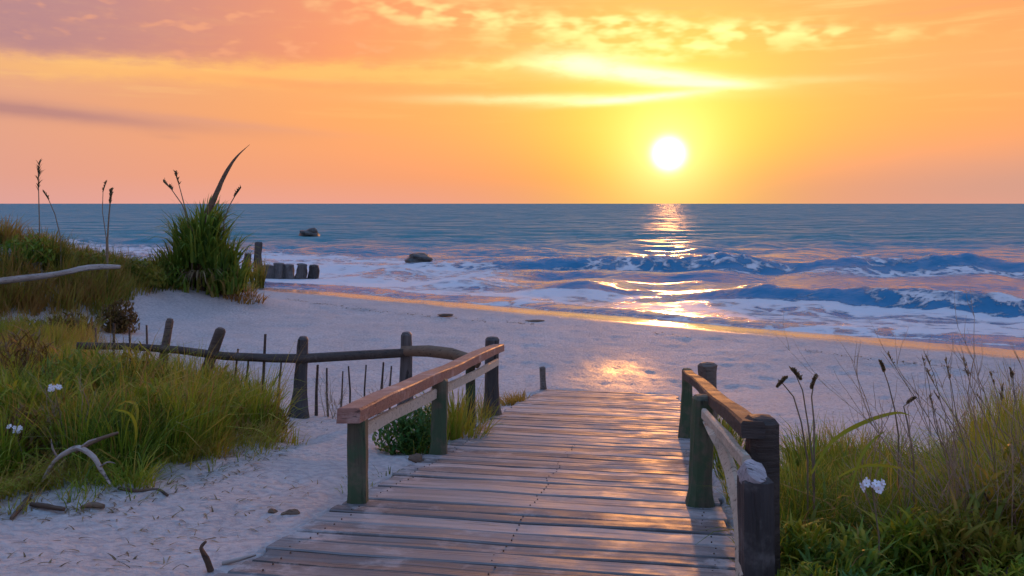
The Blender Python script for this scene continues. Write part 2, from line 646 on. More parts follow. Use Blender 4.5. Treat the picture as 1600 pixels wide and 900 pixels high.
def make_leaf(name, stops, trans=0.45, rough=0.5):
    m, n, b = new_mat(name)
    tint = attr(n, 'tint')
    tt = attr(n, 'along')
    v = coords(n)
    f = tint + (noise(n, v, 1.4, 3) - 0.5) * 0.35 + (tt - 0.5) * 0.10
    col = ramp(n, f, stops)
    n.links.new(col, b.inputs['Base Color'])
    b.inputs['Roughness'].default_value = rough
    b.inputs['Specular IOR Level'].default_value = 0.25
    tr = n.nodes.new('ShaderNodeBsdfTranslucent')
    n.links.new(mixc(n, 0.35, col, (0.30, 0.28, 0.03, 1)), tr.inputs[0])
    mx = n.nodes.new('ShaderNodeMixShader')
    mx.inputs[0].default_value = trans
    n.links.new(b.outputs[0], mx.inputs[1])
    n.links.new(tr.outputs[0], mx.inputs[2])
    n.links.new(mx.outputs[0], n.nodes['Material Output'].inputs[0])
    return m


def make_plain(name, c0, c1, scale=6, rough=0.8, bstr=0.6, bd=0.02):
    m, n, b = new_mat(name)
    v = coords(n)
    g = noise(n, v, scale, 5, 0.6)
    n.links.new(ramp(n, g, [(0.3, c0), (0.7, c1)]), b.inputs['Base Color'])
    b.inputs['Roughness'].default_value = rough
    bump(n, b, g, bstr, bd)
    return m


M_SAND = make_sand()
M_SEA = make_sea()
M_DECK = make_wood('deck_wood', [(0.09, 0.088, 0.09, 1), (0.205, 0.197, 0.195, 1), (0.37, 0.35, 0.34, 1)], (0.48, 0.8), sandy=True, spec=0.28, grain=(1.0, 22, 22), bstr=0.5)
M_POST = make_wood('post_wood', [(0.03, 0.03, 0.02, 1), (0.075, 0.07, 0.045, 1), (0.17, 0.15, 0.10, 1)], (0.6, 0.85),
                   ((0.045, 0.095, 0.045, 1), 0.85), grain=(22, 22, 1.3), bstr=0.8)
M_DARK = make_wood('dark_wood', [(0.03, 0.022, 0.018, 1), (0.075, 0.056, 0.044, 1), (0.17, 0.135, 0.11, 1)], (0.55, 0.8), None, grain=(1.3, 22, 22), bstr=0.8)
M_DARKP = make_wood('dark_post_wood', [(0.024, 0.022, 0.022, 1), (0.065, 0.06, 0.058, 1), (0.16, 0.15, 0.145, 1)], (0.55, 0.8), None, grain=(22, 22, 1.3), bstr=0.8)
M_RAIL = make_wood('rail_wood', [(0.17, 0.075, 0.055, 1), (0.33, 0.175, 0.135, 1), (0.52, 0.38, 0.33, 1)], (0.45, 0.7), None, grain=(1.2, 24, 24), bstr=0.6)
M_PALE = make_wood('pale_wood', [(0.28, 0.24, 0.18, 1), (0.44, 0.39, 0.30, 1), (0.60, 0.55, 0.45, 1)], (0.6, 0.85), None, grain=(2, 20, 20), bstr=0.6)
M_DRIFT = make_wood('driftwood', [(0.11, 0.09, 0.075, 1), (0.24, 0.20, 0.17, 1), (0.42, 0.37, 0.33, 1)], (0.6, 0.85), None, grain=(3, 14, 14), bstr=0.7)
M_BROWN = make_wood('brown_root', [(0.05, 0.03, 0.02, 1), (0.11, 0.065, 0.04, 1), (0.20, 0.13, 0.08, 1)], (0.6, 0.85), None, grain=(4, 14, 14), bstr=0.7)
M_WHITE = make_plain('bleached_white', (0.34, 0.32, 0.33, 1), (0.70, 0.68, 0.71, 1), 26, 0.8, 0.7, 0.012)
M_END = make_wood('bleached_end', [(0.20, 0.18, 0.18, 1), (0.50, 0.47, 0.49, 1), (0.70, 0.68, 0.71, 1)], (0.7, 0.9), None, grain=(14, 60, 14), bstr=1.0)
M_ROCK = make_plain('wet_rock', (0.02, 0.022, 0.022, 1), (0.09, 0.085, 0.07, 1), 5, 0.4, 0.8, 0.06)

G_GREEN = [(0.0, (0.055, 0.115, 0.012, 1)), (0.30, (0.14, 0.25, 0.016, 1)), (0.58, (0.28, 0.34, 0.025, 1)), (0.80, (0.42, 0.35, 0.055, 1)), (1.0, (0.34, 0.19, 0.06, 1))]
G_OLIVE = [(0.0, (0.06, 0.09, 0.016, 1)), (0.35, (0.17, 0.205, 0.025, 1)), (0.65, (0.31, 0.26, 0.04, 1)), (1.0, (0.34, 0.18, 0.06, 1))]
G_DEEP = [(0.0, (0.02, 0.07, 0.025, 1)), (0.5, (0.04, 0.125, 0.035, 1)), (1.0, (0.11, 0.16, 0.035, 1))]
G_GOLD = [(0.0, (0.14, 0.13, 0.02, 1)), (0.5, (0.30, 0.22, 0.03, 1)), (1.0, (0.38, 0.22, 0.05, 1))]
G_STRAW = [(0.0, (0.10, 0.07, 0.04, 1)), (0.5, (0.20, 0.145, 0.085, 1)), (1.0, (0.32, 0.25, 0.15, 1))]
M_GRASS = make_leaf('grass_green', G_GREEN)
M_OLIVE = make_leaf('grass_olive', G_OLIVE)
M_DEEP = make_leaf('shrub_green', [(a_, (c_[0] * 1.6, c_[1] * 1.6, c_[2] * 1.4, 1)) for a_, c_ in G_DEEP], 0.35)
M_GOLD = make_leaf('grass_gold', G_GOLD)
M_RUST = make_leaf('rust_leaf', [(0.0, (0.05, 0.03, 0.015, 1)), (0.5, (0.15, 0.085, 0.03, 1)), (1.0, (0.20, 0.15, 0.045, 1))], .3)
M_YUCCA = make_leaf('yucca_green', [(0.0, (0.05, 0.12, 0.025, 1)), (0.45, (0.13, 0.25, 0.03, 1)), (0.75, (0.24, 0.30, 0.04, 1)), (1.0, (0.32, 0.21, 0.07, 1))], .45)
M_STRAW = make_leaf('straw', G_STRAW, 0.25)
M_DEAD = make_leaf('dead_frond', [(0.0, (0.06, 0.03, 0.025, 1)), (1.0, (0.13, 0.06, 0.045, 1))], 0.15)

# ------------------------------------------------------------------ land
def build_land():
    nu, nv = 620, 640
    u = np.linspace(-1, 1, nu)
    X = 9.0 * np.sinh(u * math.asinh(320 / 9.0))
    v = np.linspace(-math.asinh(120 / 9.0), math.asinh(330 / 9.0), nv)
    Y = 11 + 9.0 * np.sinh(v)
    XX, YY = np.meshgrid(X, Y)
    Z = land_z(XX, YY, True)
    s = offshore(XX, YY)
    lapping = (fbm(XX * 0.16, YY * 0.16, 3) - 0.45) * 2.2
    wet = sstep(-3.0, -1.7, s + lapping * 0.55)
    # damp hollow at the foot of the ramp
    run, side = ramp_uv(XX, YY)
    damp = np.exp(-(((run - RUN_END - 2.4) / 3.6) ** 2 + ((side - WIDTH * 0.52) / 1.35) ** 2))
    damp = damp * (0.55 + 0.9 * (fbm(XX * 0.8, YY * 0.8, 4) - 0.1))
    wet = np.maximum(wet, np.clip(0.66 * damp, 0, 0.7))
    me = mesh_np('beach', np.stack([XX, YY, Z], -1).reshape(-1, 3), [grid_faces(nv, nu)], True, {'wet': wet.ravel()})
    o = link('beach', me, M_SAND)
    tag(o, 'pale lavender sand beach and dune slope', kind='structure')


build_land()

# ------------------------------------------------------------------ sea
def interp(x, pts):
    return np.interp(x, [p[0] for p in pts], [p[1] for p in pts])


def build_sea():
    Y1 = 20 * np.exp(np.arange(0, math.log(130 / 20), 0.0042))
    Y2 = Y1[-1] * np.exp(np.arange(0.012, math.log(30000 / Y1[-1]), 0.024))
    Y = np.concatenate([Y1, Y2])
    t = np.linspace(-1, 1, 620)
    T = 0.78 * t + 0.9 * t ** 5
    YY = np.repeat(Y[:, None], len(T), 1)
    XX = T[None, :] * (YY + 15)
    s = offshore(XX, YY)
    fade = 1 - sstep(90, 260, YY)
    Z = np.zeros_like(XX)
    foam = np.zeros_like(XX)
    n1 = fbm(XX * 0.22, YY * 0.22, 4) - 0.47
    n2 = fbm(XX * 0.9 + 31, YY * 0.9, 3) - 0.45

    def wave(yc, am, wf, wb, lip=0.5, wash=(0.9, 7.0), jig=1.6):
        nonlocal Z, foam
        c = interp(XX, yc) + (fbm(XX * 0.11 + yc[0][1], XX * 0.0 + 3.3, 4) - 0.47) * jig * 2
        a = interp(XX, am) * (0.40 + 0.62 * fbm(XX * 0.35, XX * 0 + yc[0][1], 4) + 0.40 * fbm(XX * 1.3 + 9, YY * 1.3, 3)) * 0.95
        q = YY - c
        pr = np.where(q < 0, np.exp(-np.abs(q / wf) ** 2.2), np.exp(-(q / wb) ** 2))
        Z = Z + a * pr
        an = np.clip(a / 0.7, 0, 1)
        torn = sstep(0.36, 0.58, fbm(XX * 0.28 + 4 + yc[0][1], YY * 0.28, 3))
        foam = np.maximum(foam, lip * an * np.exp(-((q - 0.10 * wb) / (0.22 * wb)) ** 2) * (0.5 + 1.6 * n2))
        foam = np.maximum(foam, 0.62 * an * torn * sstep(-1.6 * wf, -0.9 * wf, q) * sstep(0.3 * wb, 0.0, q) * (0.75 + 1.5 * n2))
        foam = np.maximum(foam, wash[0] * np.minimum(1, an * 2.0) * sstep(-1.15 * wf, -1.8 * wf, q) * sstep(-wash[1] * 1.6, -wash[1] * 0.5, q))

    # A: the outer breaker
    # (the surf is broken only in places)
    wave([(-30, 62), (-4, 60), (10, 58.5), (25, 58), (45, 56.5), (80, 52)], [(-16, 0), (-7, .15), (-2, .55), (5, .85), (14, .95), (26, .9), (60, .8)], 1.25, 3.8,
         0.5, (0.55, 4.5), 1.2)
    # B: the inner breaker on the right
    wave([(5, 43.0), (8.2, 41.6), (12.2, 40.0), (21.4, 35.2), (32, 30.5), (60, 18)], [(6.2, 0), (8.2, .25), (10.8, .55), (12.5, .8), (24, .85), (34, .8)], 0.95, 2.6,
         0.5, (0.85, 4.0), 0.7)
    # its smaller neighbour to the left
    wave([(-4, 46.8), (2, 44.8), (8, 43.0), (12, 42)], [(-6, 0), (-2, .22), (3, .34), (6.4, .28), (8.5, 0)], 0.8, 2.4, 0.5, (0.9, 5.0), 0.6)
    # outer low swells
    for yc0, a0, jj in ((78, .30, 3), (96, .34, 4), (120, .36, 5), (150, .38, 6), (190, .4, 8)):
        c = yc0 - 0.06 * XX + (fbm(XX * 0.05 + yc0, XX * 0 + 1.1, 4) - 0.47) * jj * 2
        q = YY - c
        a = a0 * sstep(0.30, 0.62, fbm(XX * 0.09 + yc0 * 3, YY * 0 + 2, 2))
        Z = Z + a * np.where(q < 0, np.exp(-(q / 1.8) ** 2), np.exp(-(q / 5.0) ** 2))
    # swash tongue that follows the shoreline
    ss = s - 0.40 + n1 * 2.4
    Z = Z + 0.16 * np.where(ss < 0, np.exp(-(ss / 0.35) ** 2), np.exp(-(ss / 2.5) ** 2))
    foam = np.maximum(foam, 0.88 * sstep(0.45, 1.3, ss) * sstep(6.5, 1.5, ss + n1 * 9) * (0.8 + 0.8 * n2))
    foam = np.maximum(foam, 0.7 * np.exp(-((ss + 0.42) / 0.10) ** 2))
    # loose foam streaks in the surf zone
    foam = np.maximum(foam, sstep(24, 8, s) * sstep(0.5, 0.72, fbm(XX * 0.10 + 7, YY * 0.45, 4)) * 0.62)
    left = sstep(4, -5, XX)
    foam = np.maximum(foam, left * sstep(26, 16, s) * sstep(0.4, 1.2, ss) * (0.42 + 0.45 * sstep(0.3, 0.55, fbm(XX * 0.12 + 3, YY * 0.3, 4))))
    # chop
    rng = np.random.default_rng(11)
    for k in range(46):
        L = 1.6 * (9.0 / 1.6) ** rng.random()
        th = rng.normal(-0.25, 0.55)
        kx, ky = math.sin(th) * 2 * math.pi / L, math.cos(th) * 2 * math.pi / L
        vis = 1 - sstep(L * 9, L * 26, YY)
        Z = Z + vis * 0.0065 * L * sstep(0, 10, s) * np.sin(kx * XX + ky * YY + rng.random() * 6.28)
    # thin at the edge so that it meets the sand
    Z = 0.012 + Z * sstep(-1.2, 1.2, ss)
    keep = np.clip(Z, -0.4, 2)
    me = mesh_np('sea', np.stack([XX, YY, keep], -1).reshape(-1, 3), [grid_faces(len(Y), len(T))], True,
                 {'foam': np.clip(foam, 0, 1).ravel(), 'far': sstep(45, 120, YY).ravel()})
    o = link('sea', me, M_SEA)
    tag(o, 'blue sea with breaking surf under the setting sun', kind='structure')


build_sea()

# ------------------------------------------------------------------ shape helpers
def tube_mesh(name, pts, radii, sides=9, seed=0, lump=0.12, cap=True, square=0.0, flat=1.0):
    """irregular limb through points; square>0 pushes the section towards a square"""
    rng = np.random.default_rng(seed)
    pts = [Vector(p) for p in pts]
    V_, F4, F3 = [], [], []
    up0 = Vector((0, 0, 1)) if abs((pts[-1] - pts[0]).normalized().z) < 0.85 else Vector((0, 1, 0))
    ph = rng.random(3) * 6.28
    flute = 1 + lump * 0.9 * (rng.random(sides) - 0.5)
    for i, p in enumerate(pts):
        tdir = (pts[min(i + 1, len(pts) - 1)] - pts[max(i - 1, 0)]).normalized()
        a = tdir.cross(up0).normalized()
        b = a.cross(tdir).normalized()
        for j in range(sides):
            an = 2 * math.pi * (j + 0.5) / sides
            cx, sx = math.cos(an), math.sin(an)
            sq = 1.0 / max(abs(cx), abs(sx))
            rr = radii[i] * flute[j] * ((1 - square) + square * sq * 0.9) * (1 + lump * (rng.random() - 0.5) + 0.5 * lump * math.sin(an * 2 + ph[0] + i * 0.7))
            q = p + a * (cx * rr) + b * (sx * rr * flat)
            V_.append(q)
    n = len(pts)
    for i in range(n - 1):
        for j in range(sides):
            k = (j + 1) % sides
            F4.append((i * sides + j, i * sides + k, (i + 1) * sides + k, (i + 1) * sides + j))
    if cap:
        for i, rev in ((0, True), (n - 1, False)):
            V_.append(pts[i] + (pts[i] - pts[1 if i == 0 else n - 2]).normalized() * radii[i] * 0.18)
            ci = len(V_) - 1
            for j in range(sides):
                k = (j + 1) % sides
                F3.append((ci, i * sides + k, i * sides + j) if rev else (ci, i * sides + j, i * sides + k))
    fs = [np.array(F4)]
    if F3: fs.append(np.array(F3))
    return mesh_np(name, [tuple(v) for v in V_], fs, False)


def smooth_by_angle(me, ang=50):
    me.polygons.foreach_set('use_smooth', np.ones(len(me.polygons), dtype=bool))
    try:
        me.set_sharp_from_angle(angle=R(ang))
    except Exception:
        pass
    return me


def post_mesh(base, top, r0, r1, seed, sides=10, square=0.35, flare=0.0, bury=0.25, lump=0.10):
    base = Vector(base); top = Vector(top)
    d = top - base
    pts, rad = [], []
    pts.append(base - d.normalized() * bury); rad.append(r0 * (1 + flare * 1.3))
    for t in (0.0, 0.12, 0.3, 0.5, 0.7, 0.88, 0.97, 1.0):
        pts.append(base + d * t)
        r = r0 + (r1 - r0) * t
        r *= 1 + flare * math.exp(-t * 7)
        if t == 1.0: r *= 0.72
        rad.append(r)
    return smooth_by_angle(tube_mesh('post', pts, rad, sides + 6, seed, lump * 1.3, True, square), 28)


def board_mesh(name, pts, w, h, seed, up=(0, 0, 1), wob=0.004, ch=0.012):
    """a sawn board with chamfered edges along points"""
    rng = np.random.default_rng(seed)
    pts = [Vector(p) for p in pts]
    V_, F4 = [], []
    prof = [(-.5, -.5), (.5, -.5), (.5, .5 - ch / h), (.5 - ch / w, .5), (-.5 + ch / w, .5), (-.5, .5 - ch / h)]
    m = len(prof)
    for i, p in enumerate(pts):
        tdir = (pts[min(i + 1, len(pts) - 1)] - pts[max(i - 1, 0)]).normalized()
        a = tdir.cross(Vector(up)).normalized()
        b = a.cross(tdir).normalized()
        ja, jb = rng.normal(0, wob), rng.normal(0, wob)
        for (x, y) in prof:
            V_.append(tuple(p + a * (x * w + ja + rng.normal(0, wob * .4)) + b * (y * h + jb + rng.normal(0, wob * .4))))
    n = len(pts)
    for i in range(n - 1):
        for j in range(m):
            k = (j + 1) % m
            F4.append((i * m + j, (i + 1) * m + j, (i + 1) * m + k, i * m + k))
    caps = np.array([tuple(range(m)), tuple((n - 1) * m + j for j in reversed(range(m)))])
    return mesh_np(name, V_, [np.array(F4), caps], False)


def lerp(a, b, t): return Vector(a) * (1 - t) + Vector(b) * t


def seg(a, b, n=6): return [lerp(a, b, i / (n - 1)) for i in range(n)]


# ------------------------------------------------------------------ boardwalk
M_NAIL = make_plain('rusty_nail', (0.05, 0.032, 0.025, 1), (0.11, 0.065, 0.045, 1), 60, 0.7, 0.2, 0.001)
_nv = [(math.cos(a) * r_, math.sin(a) * r_, z_) for r_, z_ in ((.0055, -.006), (.0055, .002), (.0035, .004)) for a in np.linspace(0, 2 * math.pi, 9)[:-1]] + [(0, 0, .0045)]
NAIL = mesh_np('nail', _nv, [np.array([(l * 8 + q, l * 8 + (q + 1) % 8, l * 8 + 8 + (q + 1) % 8, l * 8 + 8 + q) for l in range(2) for q in range(8)]),
                             np.array([(16 + q, 16 + (q + 1) % 8, 24) for q in range(8)])], False)
NAIL.materials.append(M_NAIL)


def build_boardwalk():
    t = empty('boardwalk', P0, 'weathered grey plank boardwalk sloping down to the sand', 'boardwalk')
    rng = random.Random(5)
    run = -6.0
    k = 0
    while run < RUN_END - 0.1:
        pw = rng.uniform(0.21, 0.30)
        mid = run + pw / 2
        L = WIDTH + rng.uniform(0.0, 0.10)
        me = bpy.data.meshes.new('plank')
        # built along its own X, centred
        prng = np.random.default_rng(100 + k)
        n = 7
        th = 0.05
        V_, F4 = [], []
        ch = 0.009
        bow = prng.normal(0, 0.010)
        cup = prng.normal(0, 0.004)
        g = 0.024
        hw = (pw - g) / 2
        prof = [(-hw, -th), (hw, -th), (hw, -ch), (hw - ch, 0), (0, cup), (-hw + ch, 0), (-hw, -ch)]
        m = len(prof)
        for i in range(n):
            x = (i / (n - 1) - 0.5) * L
            q = (i / (n - 1) - 0.5) * 2
            jy = bow * (1 - q * q) + prng.normal(0, 0.0035)
            jz = prng.normal(0, 0.003)
            for (y, z) in prof:
                V_.append((x, y + jy + prng.normal(0, 0.0012), z + jz))
        for i in range(n - 1):
            for j in range(m):
                kk = (j + 1) % m
                F4.append((i * m + j, (i + 1) * m + j, (i + 1) * m + kk, i * m + kk))
        caps = np.array([tuple(range(m)), tuple((n - 1) * m + j for j in reversed(range(m)))])
        me = mesh_np('plank', V_, [np.array(F4), caps], False)
        o = link('plank', me, M_DECK, t)
        c = P0 + RH * mid + RR * (WIDTH / 2 + rng.uniform(-0.035, 0.035)) + Vector((0, 0, SLOPE * mid + rng.uniform(-0.006, 0.006)))
        # local axes: x along RR, y along slope
        ys = Vector((RH.x, RH.y, SLOPE)).normalized()
        zs = RR.cross(ys)
        mt = Matrix((RR, ys, zs)).transposed().to_4x4()
        mt = mt @ Matrix.Rotation(R(rng.uniform(-0.5, 0.5)), 4, 'Z') @ Matrix.Rotation(R(rng.uniform(-0.9, 0.9)), 4, 'X')
        mt.translation = c - P0
        o.matrix_local = mt
        if -0.6 < run < 5.5:
            for nx in (-WIDTH / 2 + .14, -.02, WIDTH / 2 - .14):
                for ny in (-pw * .24, pw * .24):
                    nl = bpy.data.objects.new('nail', NAIL)
                    COL.objects.link(nl)
                    nl.parent = o
                    nl.location = (nx + rng.uniform(-.015, .015), ny + rng.uniform(-.01, .01), 0.003)
        run += pw
        k += 1
    for side in (0.14, WIDTH / 2, WIDTH - 0.14):
        pts = [P0 + RH * r + RR * side + Vector((0, 0, SLOPE * r - 0.14)) for r in np.linspace(-6, RUN_END - 0.15, 14)]
        link('stringer', board_mesh('stringer', pts, 0.09, 0.17, 3, wob=0.002), M_DARK, t)
    return t


build_boardwalk()


def deck_pt(px, py): return on_ramp(px, py)


# ------------------------------------------------------------------ left railing
def build_left_railing():
    b0 = deck_pt(559, 784); b2 = deck_pt(768, 648); b1 = deck_pt(685, 708)
    t = empty('railing', b0, 'left railing with broad reddish handrail board on square posts', 'railing')
    top0 = at(559, 652, b0.y); top2 = at(769, 527, b2.y)
    link('post', post_mesh(b0, top0, 0.082, 0.078, 21, 8, 0.85, 0.05, lump=0.05), M_POST, t)
    link('post', post_mesh(b2, top2, 0.125, 0.11, 22, 10, 0.5, 0.25), M_DARKP, t)
    r0 = at(552, 646, b0.y - 0.02); r2 = at(779, 542, b2.y - 0.12)
    f = (b1.y - b0.y) / (b2.y - b0.y)
    rm = lerp(r0, r2, f)
    link('post', post_mesh(b1, Vector((b1.x + 0.02, b1.y, rm.z - 0.04)), 0.095, 0.085, 23, 8, 0.6, 0.15), M_POST, t)
    b3 = deck_pt(735, 668)
    f3 = (b3.y - b0.y) / (b2.y - b0.y)
    link('post', post_mesh(b3, Vector((b3.x, b3.y, lerp(r0, r2, f3).z - 0.04)), 0.075, 0.07, 24, 8, 0.6, 0.1), M_POST, t)
    link('handrail', board_mesh('handrail', seg(r0 - (r2 - r0).normalized() * 0.12, r2, 9), 0.185, 0.11, 25, wob=0.008), M_RAIL, t)
    a = r0 + Vector((0.03, 0.35, -0.17)); z = r2 + Vector((-0.02, 0, -0.24))
    link('lower_rail', board_mesh('lower_rail', seg(lerp(r0, r2, .004) + Vector((0.02, 0, -0.15)), z, 8), 0.05, 0.10, 26, wob=0.006), M_PALE, t)


build_left_railing()


# ------------------------------------------------------------------ right railing
def build_right_railing():
    bn = deck_pt(1196, 925); bm = deck_pt(1094, 788); bf = deck_pt(1072, 684)
    t = empty('railing', bn, 'right railing of dark posts with bleached white cap and curved pale rail', 'railing')
    # two posts stand close together at the near end
    yb = bn.y + 0.12
    link('post', post_mesh(at(1190, 905, yb), at(1190, 651, yb), 0.088, 0.09, 31, 8, 0.8, 0.0, lump=0.08), M_DARK, t)
    yn = bn.y - 0.22
    near = link('post', post_mesh(at(1183, 960, yn), at(1180, 742, yn), 0.088, 0.086, 32, 8, 0.9, 0.0, lump=0.04), M_DARKP, t)
    # bleached, slanting sawn end of the front post
    c = at(1182, 735, yn - 0.035)
    nz = Vector((0.34, -0.60, 0.72)).normalized()
    ax = nz.cross(Vector((0, 1, 0.6))).normalized()
    ay = nz.cross(ax)
    rng = np.random.default_rng(9)
    V_ = []
    K = 14
    rad_ = [0.060 * (1 + rng.normal(0, .05)) * (1 / max(abs(math.cos(2 * math.pi * k / K)), abs(math.sin(2 * math.pi * k / K)))) ** .5 for k in range(K)]
    for lev, sc2 in ((-0.09, 0.90), (-0.010, 1.02), (0.000, 0.97), (0.003, 0.5)):
        for k in range(K):
            a = 2 * math.pi * k / K
            V_.append(tuple(c + ax * (math.cos(a) * rad_[k] * sc2) + ay * (math.sin(a) * rad_[k] * sc2 * 1.05) + nz * (lev + rng.normal(0, .0018))))
    fs = [(l * K + k, l * K + (k + 1) % K, (l + 1) * K + (k + 1) % K, (l + 1) * K + k) for l in range(3) for k in range(K)]
    V_.append(tuple(c + nz * 0.003))
    f3 = [(len(V_) - 1, 3 * K + k, 3 * K + (k + 1) % K) for k in range(K)]
    cap = link('cap', smooth_by_angle(mesh_np('cap', V_, [np.array(fs), np.array(f3)], False), 40), M_END, t)
    tag(cap, 'bleached white sawn top of the front post')
    link('post', post_mesh(bm, at(1099, 618, bm.y), 0.10, 0.085, 33, 9, 0.5, 0.3), M_POST, t)
    link('post', post_mesh(bf, at(1074, 576, bf.y), 0.085, 0.07, 34, 9, 0.5, 0.2), M_POST, t)
    # rounded log post just outside
    kb = at(1110, 690, bf.y + 0.35)
    kb.z = lz(kb.x, kb.y)
    link('post', post_mesh(kb, at(1105, 567, bf.y + 0.35), 0.10, 0.115, 35, 12, 0.0, 0.0), M_DARK, t)
    # top rail
    r0 = at(1074, 583, bf.y - 0.05); r1 = at(1176, 672, yb - 0.1)
    link('handrail', board_mesh('handrail', [r0 + (r1 - r0) * k for k in np.linspace(-0.01, 1.0, 8)], 0.13, 0.085, 36, wob=0.006), M_DARK, t)
    # curved pale rail from the middle post to the foot of the near post
    ym = bm.y - 0.13
    pts = [at(1093, 640, bf.y - 1.2), at(1112, 668, lerp(Vector((ym, 0, 0)), Vector((yn, 0, 0)), .25).x), at(1132, 706, ym + (yn - ym) * .5),
           at(1149, 760, ym + (yn - ym) * .72), at(1158, 820, ym + (yn - ym) * .88), at(1161, 905, yn - 0.02)]
    # smooth the path
    sm = []
    for i in range(len(pts) - 1):
        for q in range(4):
            a = pts[max(i - 1, 0)]; b_ = pts[i]; c_ = pts[i + 1]; d_ = pts[min(i + 2, len(pts) - 1)]
            u = q / 4
            sm.append(0.5 * ((2 * b_) + (c_ - a) * u + (2 * a - 5 * b_ + 4 * c_ - d_) * u * u + (3 * b_ - a - 3 * c_ + d_) * u ** 3))
    sm.append(pts[-1])
    link('curved_rail', board_mesh('curved_rail', sm, 0.045, 0.08, 37, up=(0.2, -1, 0.4), wob=0.001), M_PALE, t)
    # lower straight rail
    link('lower_rail', board_mesh('lower_rail', seg(at(1102, 646, bm.y - 0.3), at(1166, 722, yn + 0.1), 6), 0.05, 0.07, 38, wob=0.004), M_PALE, t)


build_right_railing()


# ------------------------------------------------------------------ fence
def build_fence():
    pA = ground(470, 655)
    t = empty('fence', pA, 'dark rustic rail fence with leaning posts and thin pickets on the sand', 'fence')

    def depth(px):          # the fence runs nearly across the view
        return np.interp(px, [130, 260, 470, 635, 745], [11.6, 12.0, 12.4, 13.2, 12.9])

    def g(px):
        Y = float(depth(px)); x = (px - 800) / F * Y
        return Vector((x, Y, lz(x, Y)))
    # main posts: pixel of foot, of top, radius
    for (pf, ptx, pty, r, fl, sd_) in ((466, 474, 526, 0.085, 0.75, 41), (634, 635, 519, 0.095, 0.6, 42), (300, 346, 513, 0.075, 0.2, 43), (240, 266, 498, 0.06, 0.2, 44)):
        b = g(pf)
        top = at(ptx, pty, b.y - 0.04)
        link('post', post_mesh(b, top, r * 1.15, r * 0.9, sd_, 9, 0.2, fl), M_DARKP if pf > 400 else M_DARK, t)
    # thin pickets
    rng = random.Random(4)
    for (pf, pty, r) in ((150, 512, .018), (176, 505, .022), (205, 512, .020), (404, 522, .022), (432, 560, .018), (492, 570, .024),
                         (512, 575, .016), (545, 572, .016), (590, 566, .02), (380, 560, .016), (228, 508, .02), (252, 520, .016), (362, 545, .016), (530, 580, .014), (568, 570, .016), (608, 572, .016)):
        b = g(pf); b.y += 0.07
        top = at(pf + rng.uniform(-4, 12), pty, b.y)
        link('picket', smooth_by_angle(tube_mesh('picket', [b - Vector((0, 0, .2)), lerp(b, top, .5) + Vector((rng.uniform(-.02, .02), 0, 0)), top], [r * 1.1, r, r * .8], 6, int(pf), .25)), M_DARK, t)
    # the rail: two poles that meet at a post
    rail = [(120, 540), (200, 541), (280, 547), (350, 556), (420, 559), (474, 560), (540, 556), (600, 553), (640, 551)]
    pts = [at(a, b, float(depth(a)) - 0.11) for a, b in rail]
    link('rail', smooth_by_angle(tube_mesh('rail', pts, [.05, .055, .06, .06, .065, .065, .065, .068, .068], 9, 51, .14)), M_DARK, t)
    rail = [(628, 549), (670, 549), (705, 553), (735, 562), (748, 570)]
    pts = [at(a, b, float(depth(a)) - 0.10 - 0.004 * (a - 628)) for a, b in rail]
    link('rail', smooth_by_angle(tube_mesh('rail', pts, [.07, .08, .085, .075, .06], 9, 52, .14)), M_BROWN, t)


build_fence()

# ------------------------------------------------------------------ blades
TV = np.array([0.0, 0.22, 0.48, 0.75, 1.0])


def blades(base, h, az, lean, width, droop, tint, wprof=(1.0, 0.95, 0.78, 0.48), yaw=None):
    """arrays -> verts, faces, attributes"""
    n = len(h)
    tt = TV[None, :]
    hx = lean[:, None] * h[:, None] * (0.35 * tt + 0.65 * tt ** 2)
    zz = h[:, None] * (tt - droop[:, None] * tt ** 3)
    cx = base[:, 0:1] + np.cos(az)[:, None] * hx
    cy = base[:, 1:2] + np.sin(az)[:, None] * hx
    cz = base[:, 2:3] + zz
    if yaw is None:
        yaw = az + np.pi / 2 + RNG.normal(0, 0.6, n)
    sx, sy = np.cos(yaw)[:, None], np.sin(yaw)[:, None]
    wp = np.array(wprof)[None, :] * width[:, None] * 0.5
    L = np.stack([cx[:, :4] - sx * wp, cy[:, :4] - sy * wp, cz[:, :4]], -1)
    Rr = np.stack([cx[:, :4] + sx * wp, cy[:, :4] + sy * wp, cz[:, :4]], -1)
    tip = np.stack([cx[:, 4], cy[:, 4], cz[:, 4]], -1)[:, None, :]
    V_ = np.concatenate([L, Rr, tip], 1)                       # n,9,3
    o = (np.arange(n) * 9)[:, None]
    q = np.concatenate([o + np.array([[i, i + 4, i + 5, i + 1]]) for i in range(3)], 0)
    t3 = o + np.array([[3, 7, 8]])
    al = np.concatenate([TV[:4], TV[:4], TV[4:]])
    return V_.reshape(-1, 3), [q, t3], {'tint': np.repeat(tint, 9), 'along': np.tile(al, n)}


def blade_mesh(name, parts):
    vs, f4, f3, ti, al = [], [], [], [], []
    off = 0
    for (v, f, a) in parts:
        vs.append(v); f4.append(f[0] + off); f3.append(f[1] + off)
        ti.append(a['tint']); al.append(a['along'])
        off += len(v)
    return mesh_np(name, np.concatenate(vs), [np.concatenate(f4), np.concatenate(f3)], True,
                   {'tint': np.concatenate(ti), 'along': np.concatenate(al)})


